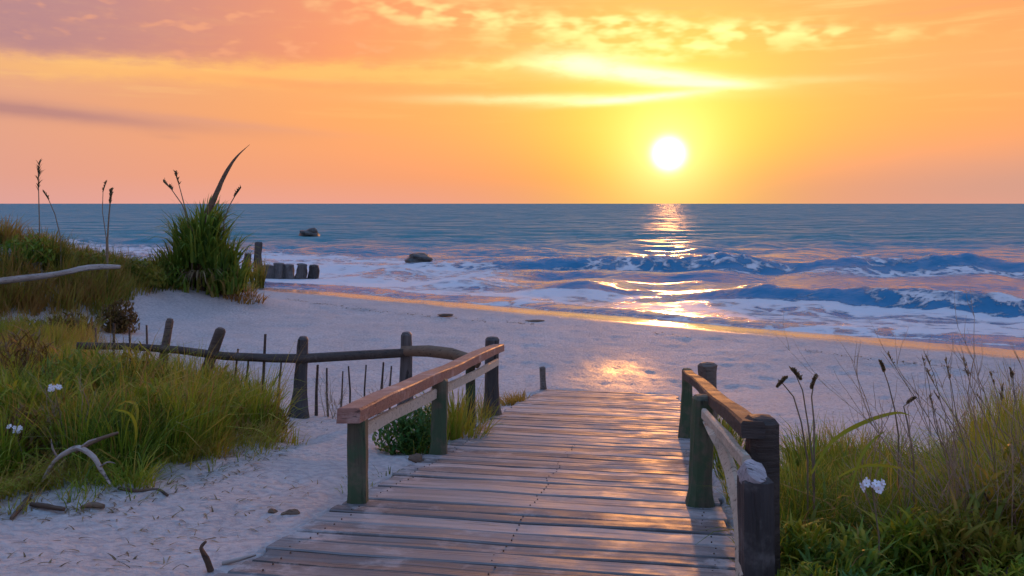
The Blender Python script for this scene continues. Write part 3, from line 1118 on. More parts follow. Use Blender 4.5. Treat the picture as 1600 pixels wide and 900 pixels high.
def scatter_tufts(centres, n_per, spread, hr, wr, tint_mu, tint_sd, lean=(0.15, 0.7), droop=(0.0, 0.3), lean_az=None, az_sd=3.0):
    """centres: (m,2) world xy; each tuft fans out from its middle"""
    m = len(centres)
    c = np.repeat(centres, n_per, 0)
    n = len(c)
    a = RNG.random(n) * 2 * np.pi
    rr = spread * np.sqrt(RNG.random(n))
    x = c[:, 0] + np.cos(a) * rr
    y = c[:, 1] + np.sin(a) * rr
    z = land_z(x, y, False) - 0.03
    hs = np.repeat(RNG.uniform(0.55, 1.35, m), n_per)
    h = RNG.uniform(hr[0], hr[1], n) * hs
    az = a + RNG.normal(0, 0.5, n)
    if lean_az is not None:
        az = np.where(RNG.random(n) < 0.5, lean_az + RNG.normal(0, 0.6, n), az)
    le = RNG.uniform(lean[0], lean[1], n)
    dr = RNG.uniform(droop[0], droop[1], n) + 0.25 * np.maximum(0, le - 0.4)
    patch = (fbm(centres[:, 0] * 0.8 + 40, centres[:, 1] * 0.8 + 40, 3) - 0.45) * 1.9
    ti = np.clip(np.repeat(RNG.normal(tint_mu, tint_sd, m) + patch, n_per) + RNG.normal(0, 0.13, n), 0, 1)
    dead = RNG.random(n) < 0.10
    ti = np.where(dead, RNG.uniform(0.75, 1.0, n), ti)
    w = RNG.uniform(wr[0], wr[1], n)
    return blades(np.stack([x, y, z], 1), h, az, le, w, dr, ti)


def poly_points(poly, n):
    """random ground points inside a region drawn in photograph pixels (foot of the plants)"""
    g = [ground(*p) for p in poly]
    P = np.array([(v.x, v.y) for v in g])
    lo, hi = P.min(0), P.max(0)
    out = []
    while len(out) < n:
        q = lo + RNG.random((2000, 2)) * (hi - lo)
        inside = np.zeros(len(q), bool)
        j = len(P) - 1
        for i in range(len(P)):
            xi, yi = P[i]; xj, yj = P[j]
            cnd = ((yi > q[:, 1]) != (yj > q[:, 1])) & (q[:, 0] < (xj - xi) * (q[:, 1] - yi) / (yj - yi + 1e-9) + xi)
            inside ^= cnd
            j = i
        for p in q[inside]:
            run, side = ramp_uv(p[0], p[1])
            if -0.05 < side < WIDTH + 0.05: continue
            out.append(p)
    return np.array(out[:n])


def grass_mass(name, label, mat, parts):
    o = link(name, blade_mesh(name, parts), mat)
    tag(o, label, kind='stuff')
    return o


# left foreground bank
cl = poly_points([(-60, 770), (60, 752), (160, 735), (220, 745), (300, 712), (380, 700), (428, 680), (400, 645), (300, 628), (150, 632), (-60, 650)], 125)
cl2 = poly_points([(-60, 660), (150, 640), (280, 632), (300, 600), (180, 585), (-60, 600)], 70)
cl3 = poly_points([(-60, 600), (60, 590), (150, 575), (150, 545), (-60, 540)], 50)
clf = poly_points([(-60, 790), (110, 760), (200, 775), (290, 715), (360, 712), (430, 690), (420, 680), (300, 700), (150, 735), (-60, 750)], 60)
clo = poly_points([(-60, 815), (120, 800), (260, 770), (380, 725), (470, 690), (440, 670), (300, 700), (-60, 760)], 70)
grass_mass('grass', 'bright green and yellow dune grass on the left sand bank', M_GRASS, [
    scatter_tufts(clo, 9, 0.12, (0.08, 0.30), (0.006, 0.012), 0.7, 0.2, (0.3, 1.3), (0.1, 0.6)),
    scatter_tufts(cl[1::4], 22, 0.2, (0.6, 1.15), (0.006, 0.012), 0.92, 0.06, (0.2, 0.9), (0, 0.4)),
    scatter_tufts(cl2[1::3], 22, 0.2, (0.6, 1.2), (0.006, 0.012), 0.92, 0.06, (0.2, 0.9), (0, 0.4)),
    scatter_tufts(cl, 95, 0.20, (0.42, 0.85), (0.008, 0.017), 0.42, 0.14, (0.1, 0.75), (0, 0.35)),
    scatter_tufts(cl2, 80, 0.24, (0.45, 0.95), (0.009, 0.018), 0.40, 0.15, (0.1, 0.7), (0, 0.3)),
    scatter_tufts(cl3, 80, 0.28, (0.5, 1.0), (0.010, 0.02), 0.62, 0.12, (0.1, 0.7), (0, 0.3)),
    scatter_tufts(cl[::2], 16, 0.22, (0.5, 1.05), (0.016, 0.034), 0.45, 0.16, (0.5, 1.3), (0.25, 0.7)),
    scatter_tufts(clf, 40, 0.16, (0.18, 0.42), (0.007, 0.014), 0.85, 0.10, (0.4, 1.2), (0.2, 0.6)),
])
# right foreground bank
cr = poly_points([(1222, 905), (1228, 800), (1240, 740), (1330, 725), (1420, 760), (1500, 730), (1700, 700), (1750, 905)], 190)
cr2 = poly_points([(1440, 760), (1520, 700), (1600, 640), (1760, 620), (1800, 760), (1600, 800)], 70)
crl = poly_points([(1218, 925), (1228, 860), (1300, 830), (1500, 800), (1750, 800), (1800, 940)], 260)
grass_mass('grass', 'lush green grass bank beside the right railing', M_GRASS, [
    scatter_tufts(cr, 95, 0.17, (0.28, 0.60), (0.007, 0.014), 0.36, 0.15, (0.1, 0.8), (0, 0.4)),
    scatter_tufts(cr[::2], 18, 0.2, (0.35, 0.75), (0.012, 0.026), 0.4, 0.16, (0.5, 1.3), (0.25, 0.7)),
    scatter_tufts(cr2[::4], 26, 0.2, (0.7, 1.15), (0.005, 0.010), 0.9, 0.05, (0.1, 0.6), (0, 0.25)),
    scatter_tufts(crl, 40, 0.14, (0.10, 0.30), (0.008, 0.016), 0.45, 0.2, (0.2, 1.0), (0, 0.4)),
    scatter_tufts(cr2, 60, 0.18, (0.40, 0.85), (0.006, 0.012), 0.66, 0.14, (0.1, 0.5), (0, 0.2)),
])
# the dune behind
xs = RNG.uniform(-32, -13.0, 420); ys = np.interp(xs, [-30, -17.5, -12.6], [25.2, 27.8, 34.0]) + RNG.normal(0, 1.5, 420)
cdt = np.stack([xs, ys], 1)
cdf = poly_points([(-90, 440), (60, 430), (150, 424), (200, 425), (205, 455), (185, 480), (150, 500), (-90, 520)], 170)
cdm = poly_points([(-90, 520), (60, 515), (140, 510), (120, 560), (-90, 600)], 130)
cds = poly_points([(190, 425), (250, 420), (330, 425), (385, 440), (405, 452), (330, 452), (260, 450), (205, 458)], 130)
xs = RNG.uniform(-17.5, -12.0, 120); ys = np.interp(xs, [-17.5, -12.6], [28.5, 35.0]) + RNG.normal(0, 1.0, 120)
cdx = np.stack([xs, ys], 1)
grass_mass('grass', 'olive and rust coloured scrub covering the far left dune', M_OLIVE, [
    scatter_tufts(cds, 50, 0.5, (0.3, 0.8), (0.02, 0.05), 0.55, 0.2, (0.1, 0.9), (0, 0.4)),
    scatter_tufts(cdx, 60, 0.5, (0.35, 1.0), (0.02, 0.05), 0.5, 0.2, (0.1, 0.8), (0, 0.3)),
    scatter_tufts(cdt, 60, 0.5, (0.35, 1.05), (0.02, 0.045), 0.42, 0.18, (0.1, 0.8), (0, 0.3)),
    scatter_tufts(cdf, 75, 0.32, (0.4, 1.1), (0.02, 0.04), 0.66, 0.20, (0.1, 0.8), (0, 0.3)),
    scatter_tufts(cdm, 60, 0.35, (0.35, 0.8), (0.014, 0.03), 0.62, 0.18, (0.1, 0.8), (0, 0.3)),
])
# along the edges of the boardwalk
edge_c = []
for rr_ in np.linspace(2.4, 8.6, 26):
    p = P0 + RH * rr_ - RR * random.uniform(0.10, 0.45)
    edge_c.append((p.x, p.y))
edge_c = np.array(edge_c)
rgt = []
for rr_ in np.linspace(-1.0, 8.0, 44):
    p = P0 + RH * rr_ + RR * (WIDTH + random.uniform(0.14, 0.45))
    rgt.append((p.x, p.y))
rgt = np.array(rgt)
grass_mass('grass', 'green weeds growing along both edges of the boardwalk', M_GRASS, [
    scatter_tufts(edge_c[9:], 34, 0.14, (0.2, 0.5), (0.008, 0.016), 0.42, 0.15, (0.1, 0.8), (0, 0.4)),
    scatter_tufts(edge_c[:4], 14, 0.10, (0.06, 0.16), (0.006, 0.012), 0.4, 0.15, (0.3, 1.0), (0, 0.4)),
    scatter_tufts(rgt, 46, 0.14, (0.22, 0.5), (0.008, 0.015), 0.42, 0.16, (0.1, 0.7), (0, 0.4)),
])


# ------------------------------------------------------------------ single plants
def tuft(name, label, cat, foot, n, hr, wr, mat, tint=0.5, sdv=0.15, spread=0.1, lean=(0.1, 0.8), droop=(0, 0.35), group=None):
    foot = Vector(foot)
    me = blade_mesh(name, [scatter_tufts(np.array([[foot.x, foot.y]]), n, spread, hr, wr, tint, sdv, lean, droop)])
    v = np.empty(len(me.vertices) * 3, dtype=np.float32)
    me.vertices.foreach_get('co', v)
    v = v.reshape(-1, 3) - np.array(foot)[None]
    me.vertices.foreach_set('co', v.ravel().astype(np.float32))
    o = link(name, me, mat, None, foot)
    return tag(o, label, cat, group)


def leaf_bush(name, label, cat, foot, rad, n, size, mat, slim=1.0):
    """small leafy shrub: leaves through a lumpy volume on a few twigs"""
    foot = Vector(foot)
    t = empty(name, foot, label, cat)
    d = RNG.normal(size=(n, 3)); d /= np.linalg.norm(d, axis=1)[:, None]
    r = RNG.random(n) ** 0.45
    lump_ = 0.75 + 0.5 * vnoise(d[:, 0] * 2.2 + 9, d[:, 2] * 2.2 + d[:, 1] * 1.7 + 4)
    p = d * (r * lump_)[:, None] * np.array(rad)[None]
    p[:, 2] = np.abs(p[:, 2] + rad[2] * 0.55)
    b = np.array(foot)[None] + p
    az = RNG.random(n) * 6.28
    part = blades(b, RNG.uniform(.7, 1.3, n) * size, az, RNG.uniform(.3, 1.6, n), RNG.uniform(.25, .45, n) * size * slim, RNG.uniform(0, .6, n),
                  np.clip(RNG.normal(.45, .2, n), 0, 1), (0.35, 1.0, 0.95, 0.5))
    link('foliage', blade_mesh('foliage', [part]), mat, t)
    for k in range(6):
        a = k * 1.05
        e = foot + Vector((math.cos(a) * rad[0] * .6, math.sin(a) * rad[1] * .6, rad[2] * 1.1))
        link('stem', tube_mesh('stem', [foot, lerp(foot, e, .5) + Vector((0, 0, .05)), e], [.014, .010, .005], 5, k), M_BROWN, t)
    return t


def gpoint(px, Y, dz=0.0):
    x = (px - 800) / F * Y
    return Vector((x, Y, lz(x, Y) + dz))


# dark green bush below the left handrail, with yellower growth beyond it
p = gpoint(640, 9.4)
leaf_bush('bush', 'dark green leafy bush under the left handrail', 'bush', p, (0.36, 0.3, 0.32), 1500, 0.075, M_DEEP)
p = gpoint(716, 10.6)
tuft('grass_tuft', 'yellow green tuft behind the left handrail next to the far post', 'grass', p, 260, (0.35, 0.75), (0.012, 0.022), M_GRASS, 0.55, 0.1, 0.3)
p = gpoint(812, 15.6)
tuft('grass_tuft', 'golden grass tuft at the foot of the boardwalk', 'grass', p, 330, (0.15, 0.42), (0.014, 0.028), M_GOLD, 0.5, 0.15, 0.5, (0.2, 1.0))


for (px, Y, lb, rd, mt_) in ((1262, 4.35, 'low leafy plant with pale round leaves next to the right front post', (.17, .17, .15), 'y'),
                             (1330, 4.25, 'low dark leafy plant at the bottom of the right bank', (.22, .18, .14), 'd'),
                             (1450, 4.35, 'bright green leafy plant at the bottom right of the bank', (.20, .18, .15), 'd'),
                             (1570, 4.5, 'yellowish leafy plant in the bottom right corner', (.24, .18, .17), 'y')):
    leaf_bush('leafy_plant', lb, 'plant', gpoint(px, Y), rd, 520, 0.05, M_DEEP if mt_ == 'd' else M_GRASS)


for (px, Y, rd, lb, mt_, sz) in ((215, 30.5, (1.0, .8, .6), 'rounded olive bush between the log and the spiky shrub', 'o', .20),
                                 (262, 32.2, (.8, .7, .6), 'dark bush touching the left side of the spiky shrub', 'd', .18),
                                 (352, 33.6, (.7, .6, .5), 'low brown bush on the right side of the spiky shrub', 'b', .18),
                                 (135, 28.6, (1.1, .8, .5), 'low yellowish bush behind the end of the log', 'o', .18),
                                 (40, 26.8, (1.0, .8, .55), 'dark bush on the dune above the log at the left border', 'd', .18),
                                 (185, 25.4, (.6, .5, .6), 'dark brown bush under the tip of the log', 'b', .16),
                                 (100, 23.2, (.9, .6, .5), 'rusty bush on the dune face below the log', 'b', .16),
                                 (30, 22.0, (.9, .6, .45), 'olive bush on the dune face at the left border', 'o', .16)):
    leaf_bush('bush', lb, 'bush', gpoint(px, Y, -.05), rd, 900, sz, {'o': M_OLIVE, 'd': M_YUCCA, 'b': M_RUST}[mt_])
for (px, Y, rd, lb, mt_) in ((28, 7.3, (.34, .26, .34), 'dark twiggy brown bush at the left border behind the stick', 'b'),
                             (150, 7.9, (.3, .25, .22), 'low dark green bush inside the left bank behind the arched branch', 'd'),
                             (330, 9.6, (.42, .3, .3), 'yellow olive bush at the right end of the left bank', 'o'),
                             (405, 10.2, (.36, .26, .2), 'brown withered bush where the left bank meets the fence', 'b')):
    leaf_bush('bush', lb, 'bush', gpoint(px, Y, -.03), rd, 800, 0.085, {'o': M_OLIVE, 'd': M_DEEP, 'b': M_RUST}[mt_])


bank = [(70, 8.1, (.36, .28, .36), 'fresh green scrub with slim leaves left of the arched branch', 'g', .16),
        (232, 8.3, (.40, .30, .40), 'yellow green scrub with slim leaves right of the arched branch', 'g', .17),
        (300, 8.9, (.34, .28, .30), 'golden scrub at the front of the left bank near the bare sand', 'y', .15),
        (120, 9.4, (.5, .36, .46), 'tall green scrub in the middle of the left bank', 'd', .16),
        (205, 10.2, (.5, .36, .50), 'tall olive scrub just in front of the fence', 'o', .17),
        (330, 10.9, (.42, .3, .40), 'olive scrub around the leaning fence post', 'o', .16),
        (30, 10.0, (.5, .36, .55), 'rust brown scrub at the left border below the dune', 'b', .17),
        (-10, 8.0, (.4, .3, .40), 'green scrub cut by the left border', 'g', .16)]
for (px, Y, rd, lb, mt_, sz) in bank:
    leaf_bush('scrub', lb, 'shrub', gpoint(px, Y, -.03), rd, 620, sz, {'g': M_GRASS, 'o': M_OLIVE, 'd': M_YUCCA, 'b': M_RUST, 'y': M_GOLD}[mt_], .45)
for (px, Y, rd, lb, mt_, sz) in [(1250, 4.9, (.2, .18, .22), 'bright green scrub close behind the right front post', 'g', .13),
                                 (1320, 4.7, (.26, .2, .22), 'fresh green scrub left of the white blossoms', 'd', .13),
                                 (1430, 4.9, (.28, .22, .26), 'green scrub right of the white blossoms', 'g', .14),
                                 (1510, 4.8, (.30, .22, .32), 'olive scrub below the dry reeds', 'o', .14),
                                 (1590, 5.0, (.34, .24, .48), 'tall yellow olive scrub at the right border', 'o', .15)]:
    leaf_bush('scrub', lb, 'shrub', gpoint(px, Y, -.03), rd, 620, sz, {'g': M_GRASS, 'o': M_OLIVE, 'd': M_YUCCA}[mt_], .45)


def dry_shrub(label, foot, height, lean, seed, n_main=9):
    """bare branching twigs"""
    rng = random.Random(seed)
    foot = Vector(foot)
    t = empty('dry_shrub', foot, label, 'shrub')

    def grow(p, d, L, r, lev, acc):
        pts = [p]
        for q in range(4):
            d = (d + Vector((rng.uniform(-.16, .16), rng.uniform(-.16, .16), rng.uniform(-.02, .12)))).normalized()
            pts.append(pts[-1] + d * (L / 4))
        acc.append((pts, [r * (1 - .6 * i_ / 4) for i_ in range(5)]))
        if lev < 2:
            for q in range(rng.randint(2, 4)):
                b_ = pts[rng.randint(1, 4)]
                nd = (d + Vector((rng.uniform(-.8, .8), rng.uniform(-.6, .6), rng.uniform(-.1, .5)))).normalized()
                grow(b_, nd, L * rng.uniform(.35, .6), r * .55, lev + 1, acc)
    for k in range(n_main):
        acc = []
        d = Vector((lean + rng.uniform(-.55, .45), rng.uniform(-.3, .3), 1)).normalized()
        grow(foot + Vector((rng.uniform(-.12, .12), rng.uniform(-.1, .1), -.02)), d, height * rng.uniform(.6, 1.0), .0065, 0, acc)
        V_, F_ = [], []
        for pts, rad_ in acc:
            o_ = len(V_)
            for p_, r_ in zip(pts, rad_):
                for a_ in range(3):
                    V_.append((p_.x + math.cos(a_ * 2.1) * r_, p_.y + math.sin(a_ * 2.1) * r_, p_.z))
            for i_ in range(4):
                for a_ in range(3):
                    F_.append((o_ + i_ * 3 + a_, o_ + i_ * 3 + (a_ + 1) % 3, o_ + i_ * 3 + 3 + (a_ + 1) % 3, o_ + i_ * 3 + 3 + a_))
        link('branch', mesh_np('branch', V_, [np.array(F_)], True), M_TWIG, t)


M_TWIG = make_plain('dry_twig', (0.20, 0.145, 0.09, 1), (0.42, 0.33, 0.22, 1), 12, 0.8, 0.3, 0.003)
dry_shrub('tangle of bare tan twigs fanning left near the right border', gpoint(1545, 5.0), 1.12, -.35, 1, 17)
dry_shrub('upright tangle of bare tan twigs at the right border', gpoint(1600, 5.2), 1.15, -.08, 2, 12)
dry_shrub('grey tangle of twigs on the sand right of the flared fence post', gpoint(520, 12.6), .55, .1, 6, 9)
dry_shrub('low grey tangle of twigs beside the straight fence post near the handrail', gpoint(590, 12.9), .5, -.2, 7, 9)
dry_shrub('thin brown twigs rising behind the fence rail at its left end', gpoint(165, 12.4), .8, .1, 8, 9)
dry_shrub('small bare twigs standing in the centre of the right bank', gpoint(1415, 5.2), .75, .05, 3, 8)
dry_shrub('bare brown twigs in front of the fence rail in the left bank', gpoint(190, 10.9), .95, .1, 4, 9)
dry_shrub('bare twigs poking out of the left bank above the arched branch', gpoint(95, 7.6), .6, -.1, 5, 8)


def stalk(name, label, pts, r, head_len, mat_h=None, cat='grass stalk', group=None, hw=0.05, n=46, seed=0):
    """a bare stem with a drooping seed head"""
    pts = [Vector(q) for q in pts]
    t = empty(name, pts[0], label, cat, group)
    k = len(pts)
    link('stem', tube_mesh('stem', pts, [r * (1 - .55 * i / (k - 1)) for i in range(k)], 5, seed, .1), M_OLIVE_STEM, t)
    rng = np.random.default_rng(seed)
    d = (pts[-1] - pts[-2]).normalized()
    f = rng.random(n)
    b = np.array([list(pts[-1] - d * head_len * (1 - q) + Vector((0, 0, 0))) for q in f])
    az = rng.random(n) * 6.28
    part = blades(b, rng.uniform(.5, 1, n) * head_len * .42, az, rng.uniform(.2, .8, n), np.full(n, hw * .5), rng.uniform(0, .4, n), rng.random(n), (0.5, 1, .9, .5))
    link('seed_head', blade_mesh('seed_head', [part]), mat_h or M_STRAW, t)
    return t


M_OLIVE_STEM = make_plain('stem', (0.12, 0.09, 0.055, 1), (0.26, 0.20, 0.12, 1), 12, 0.7, 0.2, 0.003)


def stalk_px(label, pix, Y, r, head, **kw):
    pts = [at(a, b, Y) for a, b in pix]
    gz = lz(pts[0].x, pts[0].y) - 0.03
    if gz < pts[0].z:
        pts.insert(0, Vector((pts[0].x, pts[0].y, gz)))
    return stalk('grass_stalk', label, pts, r, head, **kw)


# the three dry stalks beyond the right post
stalk_px('short dry stalk with drooping seed head, nearest the right railing', [(1262, 720), (1252, 660), (1240, 620), (1222, 598), (1214, 606)], 5.6, .007, .09, seed=1)
stalk_px('middle dry stalk of the three beyond the right post', [(1270, 725), (1262, 660), (1254, 610), (1243, 585), (1237, 578)], 5.8, .007, .10, seed=2)
stalk_px('dry stalk leaning right, third from the right railing', [(1272, 730), (1272, 660), (1268, 620), (1272, 596), (1275, 588)], 5.4, .007, .09, seed=3)
stalk_px('single straight dark stem rising in the middle of the right bank', [(1404, 680), (1398, 640), (1388, 600), (1376, 566)], 5.8, .007, .08, seed=4)
stalk_px('dry stalk with hooked head at the centre of the right bank', [(1428, 720), (1418, 660), (1412, 635), (1430, 622)], 5.3, .007, .06, seed=5)


def bent_leaf(name, label, pix, Y, w, mat=None, cat='reed', tint=.5, seed=0):
    """one broad strap-shaped leaf that arches over"""
    pts = [at(a, b, Y + .08 * i) for i, (a, b) in enumerate(pix)]
    sm = []
    for i in range(len(pts) - 1):
        for q in range(4):
            a = pts[max(i - 1, 0)]; b_ = pts[i]; c_ = pts[i + 1]; d_ = pts[min(i + 2, len(pts) - 1)]
            u = q / 4
            sm.append(0.5 * ((2 * b_) + (c_ - a) * u + (2 * a - 5 * b_ + 4 * c_ - d_) * u * u + (3 * b_ - a - 3 * c_ + d_) * u ** 3))
    sm.append(pts[-1])
    n = len(sm)
    base_ = sm[0]
    V_, ti, al = [], [], []
    for i, p_ in enumerate(sm):
        t_ = i / (n - 1)
        tdir = (sm[min(i + 1, n - 1)] - sm[max(i - 1, 0)]).normalized()
        side = tdir.cross(Vector((0.15, -1, 0.5))).normalized()
        ww = w * (0.45 + 1.1 * t_) if t_ < .4 else w * .89 * (1 - ((t_ - .4) / .6) ** 1.7) + .001
        fold = side.cross(tdir).normalized() * ww * .25
        for e in (side * ww * .5, fold * -1, side * ww * -.5):
            V_.append(tuple(p_ + e - base_)); ti.append(tint); al.append(t_)
    fs = []
    for i in range(n - 1):
        for j in range(2):
            fs.append((i * 3 + j, i * 3 + j + 1, i * 3 + j + 4, i * 3 + j + 3))
    me = mesh_np(name, V_, [np.array(fs)], True, {'tint': ti, 'along': al})
    o = link(name, me, mat or M_GRASS, None, base_)
    return tag(o, label, cat)


bent_leaf('arching_leaf', 'long pale green leaf arching right over the sand from the right bank', [(1268, 740), (1300, 690), (1350, 660), (1400, 645), (1424, 650)], 5.0, .028, tint=.45)
bent_leaf('arching_leaf', 'low pale leaf lying across the right bank above the white shell', [(1310, 745), (1350, 728), (1400, 730), (1440, 742)], 5.0, .02, tint=.6)
bent_leaf('arching_leaf', 'green leaf bending left over the right bank', [(1330, 760), (1345, 715), (1362, 690), (1385, 672)], 4.9, .022, tint=.4)
bent_leaf('arching_leaf', 'yellow hooked leaf curling down over the shadow of the left bank', [(205, 700), (215, 640), (195, 628), (165, 650)], 7.6, .03, tint=.7)
bent_leaf('arching_leaf', 'pale blade bowing down to the sand in front of the left bank', [(180, 640), (206, 650), (212, 690), (185, 752)], 7.2, .03, tint=.62)

# tall dry reeds at the right edge of the picture
reed_lbl = 'tall thin dry reed among the reeds at the right edge'
for k in range(14):
    px0 = random.uniform(1480, 1620); py0 = random.uniform(690, 740)
    fan = (px0 - 1540) / 80
    tx = px0 + fan * 30 + random.uniform(-95, 25)
    ty = random.uniform(545, 620)
    Yk = random.uniform(4.9, 5.9)
    stalk_px(reed_lbl, [(px0, py0), (px0 * .6 + tx * .4 + random.uniform(-14, 10), py0 * .6 + ty * .4), (px0 * .25 + tx * .75, py0 * .25 + ty * .75), (tx, ty)], Yk,
             random.uniform(.003, .0048), random.uniform(.06, .14), cat='reed', group='dry reeds at the right edge', n=(12 if k % 3 else 20), hw=.02, seed=60 + k)


# big spiky plant on the dune
def build_yucca():
    foot = gpoint(312, 33.0)
    t = empty('spiky_shrub', foot, 'large spiky green shrub standing on the dune against the sea', 'shrub')
    link('trunk', smooth_by_angle(tube_mesh('trunk', [foot - Vector((0, 0, .3)), foot + Vector((.05, 0, .6)), foot + Vector((-.05, 0, 2.0))], [.22, .18, .13], 9, 3, .2)), M_BROWN, t)
    c = np.array(foot)
    parts_ = []
    for (ox, oz, rad_, nn, hh, tn) in ((0, 1.35, .9, 420, 1.6, .42), (-.8, .7, .6, 230, 1.35, .5), (.85, .8, .6, 240, 1.35, .38), (.2, 2.15, .55, 230, 1.45, .35), (-.5, 1.7, .4, 90, 1.3, .5), (-1.25, .25, .6, 160, 1.15, .55), (1.35, .25, .55, 150, 1.1, .45), (-.35, .1, 1.2, 200, .9, .75), (1.0, .1, .7, 150, .8, .85)):
        a = RNG.random(nn) * 6.28
        rr = RNG.random(nn) ** .6 * rad_
        b = np.stack([c[0] + ox + np.cos(a) * rr, c[1] + np.sin(a) * rr, c[2] + oz + RNG.uniform(-.45, .3, nn)], 1)
        L = RNG.uniform(.45, 1.25, nn) * hh
        bent = RNG.random(nn) < .22
        lean = RNG.uniform(.08, .7, nn) + np.where(bent, RNG.uniform(.4, .9, nn), 0)
        parts_.append(blades(b, L, a + RNG.normal(0, .6, nn), lean, RNG.uniform(.04, .13, nn), RNG.uniform(0, .3, nn) + np.where(bent, .5, 0),
                             np.clip(RNG.normal(tn, .22, nn), 0, 1)))
    link('crown', blade_mesh('crown', parts_), M_YUCCA, t)
    n = 160
    a = RNG.random(n) * 6.28
    b = np.stack([c[0] + np.cos(a) * .5, c[1] + np.sin(a) * .5, np.full(n, c[2] + .5)], 1)
    part = blades(b, RNG.uniform(.5, 1.0, n), a, RNG.uniform(.8, 1.5, n), RNG.uniform(.05, .1, n), RNG.uniform(.7, 1.3, n), RNG.random(n))
    link('dead_skirt', blade_mesh('dead_skirt', [part]), M_STRAW, t)
    # the curved brown frond that rises over the horizon
    pix = [(306, 372), (318, 345), (334, 312), (350, 276), (368, 247), (390, 226)]
    pts = [at(x, y, 32.8) for x, y in pix]
    sm = []
    for i in range(len(pts) - 1):
        for q in range(4):
            a_ = pts[max(i - 1, 0)]; b_ = pts[i]; c_ = pts[i + 1]; d_ = pts[min(i + 2, len(pts) - 1)]
            u = q / 4
            sm.append(0.5 * ((2 * b_) + (c_ - a_) * u + (2 * a_ - 5 * b_ + 4 * c_ - d_) * u * u + (3 * b_ - a_ - 3 * c_ + d_) * u ** 3))
    sm.append(pts[-1])
    n = len(sm)
    rad = [max(.008, .15 * (1 - (i / (n - 1)) ** 1.4) * (.6 + .9 * min(1, i / (n * .3))) * .75) for i in range(n)]
    me = smooth_by_angle(tube_mesh('dead_frond', sm, rad, 8, 5, .15, True, 0, .35))
    link('dead_frond', me, M_BROWN, t)


build_yucca()


def dune_stalk(label, pix, Y, r, head, seed, hw=.1):
    return stalk_px(label, pix, Y, r, head, seed=seed, hw=hw, n=40)


dune_stalk('faint bare stalk rising highest at the far left of the dune', [(62, 370), (61, 325), (60, 285), (61, 256)], 27, .022, .9, 11, .09)
dune_stalk('thin stalk leaning right below the highest dune stalk', [(95, 372), (86, 335), (76, 312), (68, 300)], 27, .02, .3, 12, .08)
dune_stalk('dark stalk with round seed head on the dune crest', [(168, 372), (170, 340), (172, 318), (174, 298)], 28, .035, .45, 13, .16)
dune_stalk('pale wispy stalk just left of the round seed head', [(166, 372), (160, 330), (161, 300), (166, 284)], 28.4, .018, .4, 14, .07)
dune_stalk('stalk leaning left out of the spiky shrub', [(300, 360), (285, 320), (268, 296), (255, 284)], 32.5, .03, .5, 15, .12)
dune_stalk('upright stalk on the left side of the spiky shrub', [(296, 360), (288, 320), (280, 290), (274, 270)], 33, .03, .5, 16, .12)
dune_stalk('short stalk with a brown head right of the curved frond', [(350, 345), (358, 322), (366, 308), (376, 294)], 33, .03, .45, 17, .14)

dt = [(82, 27.2, 1.25, 'pointed dark tuft under the leaning stalk on the dune'), (150, 27.8, .9, 'spiky dark tuft left of the round seed head on the dune'),
      (176, 28.2, 1.05, 'spiky dark tuft around the round seed head on the dune'), (12, 26.0, .9, 'dark tuft at the left border of the picture on the dune'),
      (250, 32.0, 1.2, 'loose dark tuft at the left foot of the spiky shrub')]
for (px, Y, hh, lb) in dt:
    tuft('grass_tuft', lb, 'grass', gpoint(px, Y), 110, (hh * .5, hh * 1.15), (.03, .055), M_OLIVE, .2, .12, .28, (0.02, .45), (0, .2))
tuft('grass_tuft', 'olive tuft among the stakes at the water edge', 'grass', gpoint(402, 45.0), 160, (1.2, 2.9), (.03, .06), M_OLIVE, .3, .12, .35, (.02, .35), (0, .2))
tuft('grass_tuft', 'brown creeping tuft at the right tip of the dune', 'grass', gpoint(372, 33.6), 220, (.2, .5), (.03, .06), M_OLIVE, .9, .08, 1.0, (.4, 1.2), (0.1, .5))

# ------------------------------------------------------------------ stakes of the old groyne
stake_spots = [(386, 396), (402, 378), (417, 414), (434, 411), (449, 413), (470, 412), (489, 414)]
words = ['leftmost', 'second from left, tallest,', 'third from left', 'fourth from left', 'fifth from left', 'second from right', 'rightmost']
for k, (px, ty) in enumerate(stake_spots):
    Y = 50.0 + k * 0.25
    x = (px - 800) / F * Y
    b = Vector((x, Y, min(lz(x, Y), 0.0) - .1))
    me = post_mesh(b, at(px + 2, ty, Y), (.36 if k > 1 else .26), (.30 if k > 1 else .2), 70 + k, 9, .1, .1, lump=.25)
    v = np.empty(len(me.vertices) * 3, dtype=np.float32); me.vertices.foreach_get('co', v)
    me.vertices.foreach_set('co', (v.reshape(-1, 3) - np.array(b)[None]).ravel().astype(np.float32))
    o = link('stake', me, M_DARKP, None, b)
    tag(o, words[k] + ' of the dark stakes in the shallows by the dune', 'stake', 'stakes of the old groyne')


# ------------------------------------------------------------------ rocks in the surf
def rock(name, label, px, py, Y, size, mat, seed, cat='rock'):
    ribs = 0.10 if cat == 'shell' else 0.0
    bm_ = bmesh.new()
    bmesh.ops.create_icosphere(bm_, subdivisions=3, radius=1)
    rng = random.Random(seed)
    ph = [rng.random() * 6 for _ in range(6)]
    for v in bm_.verts:
        n = v.co.normalized()
        k = 1 + .22 * math.sin(3 * n.x + ph[0]) * math.cos(2 * n.y + ph[1]) + .14 * math.sin(6 * n.z + ph[2] + 3 * n.x) + rng.uniform(-.05, .05)
        k += ribs * math.sin(14 * math.atan2(n.z + 1.1, n.x))
        v.co = Vector((n.x * size[0], n.y * size[1], n.z * size[2])) * k
    me = bpy.data.meshes.new(name); bm_.to_mesh(me); bm_.free()
    o = link(name, me, mat, None, at(px, py, Y))
    return tag(o, label, cat)


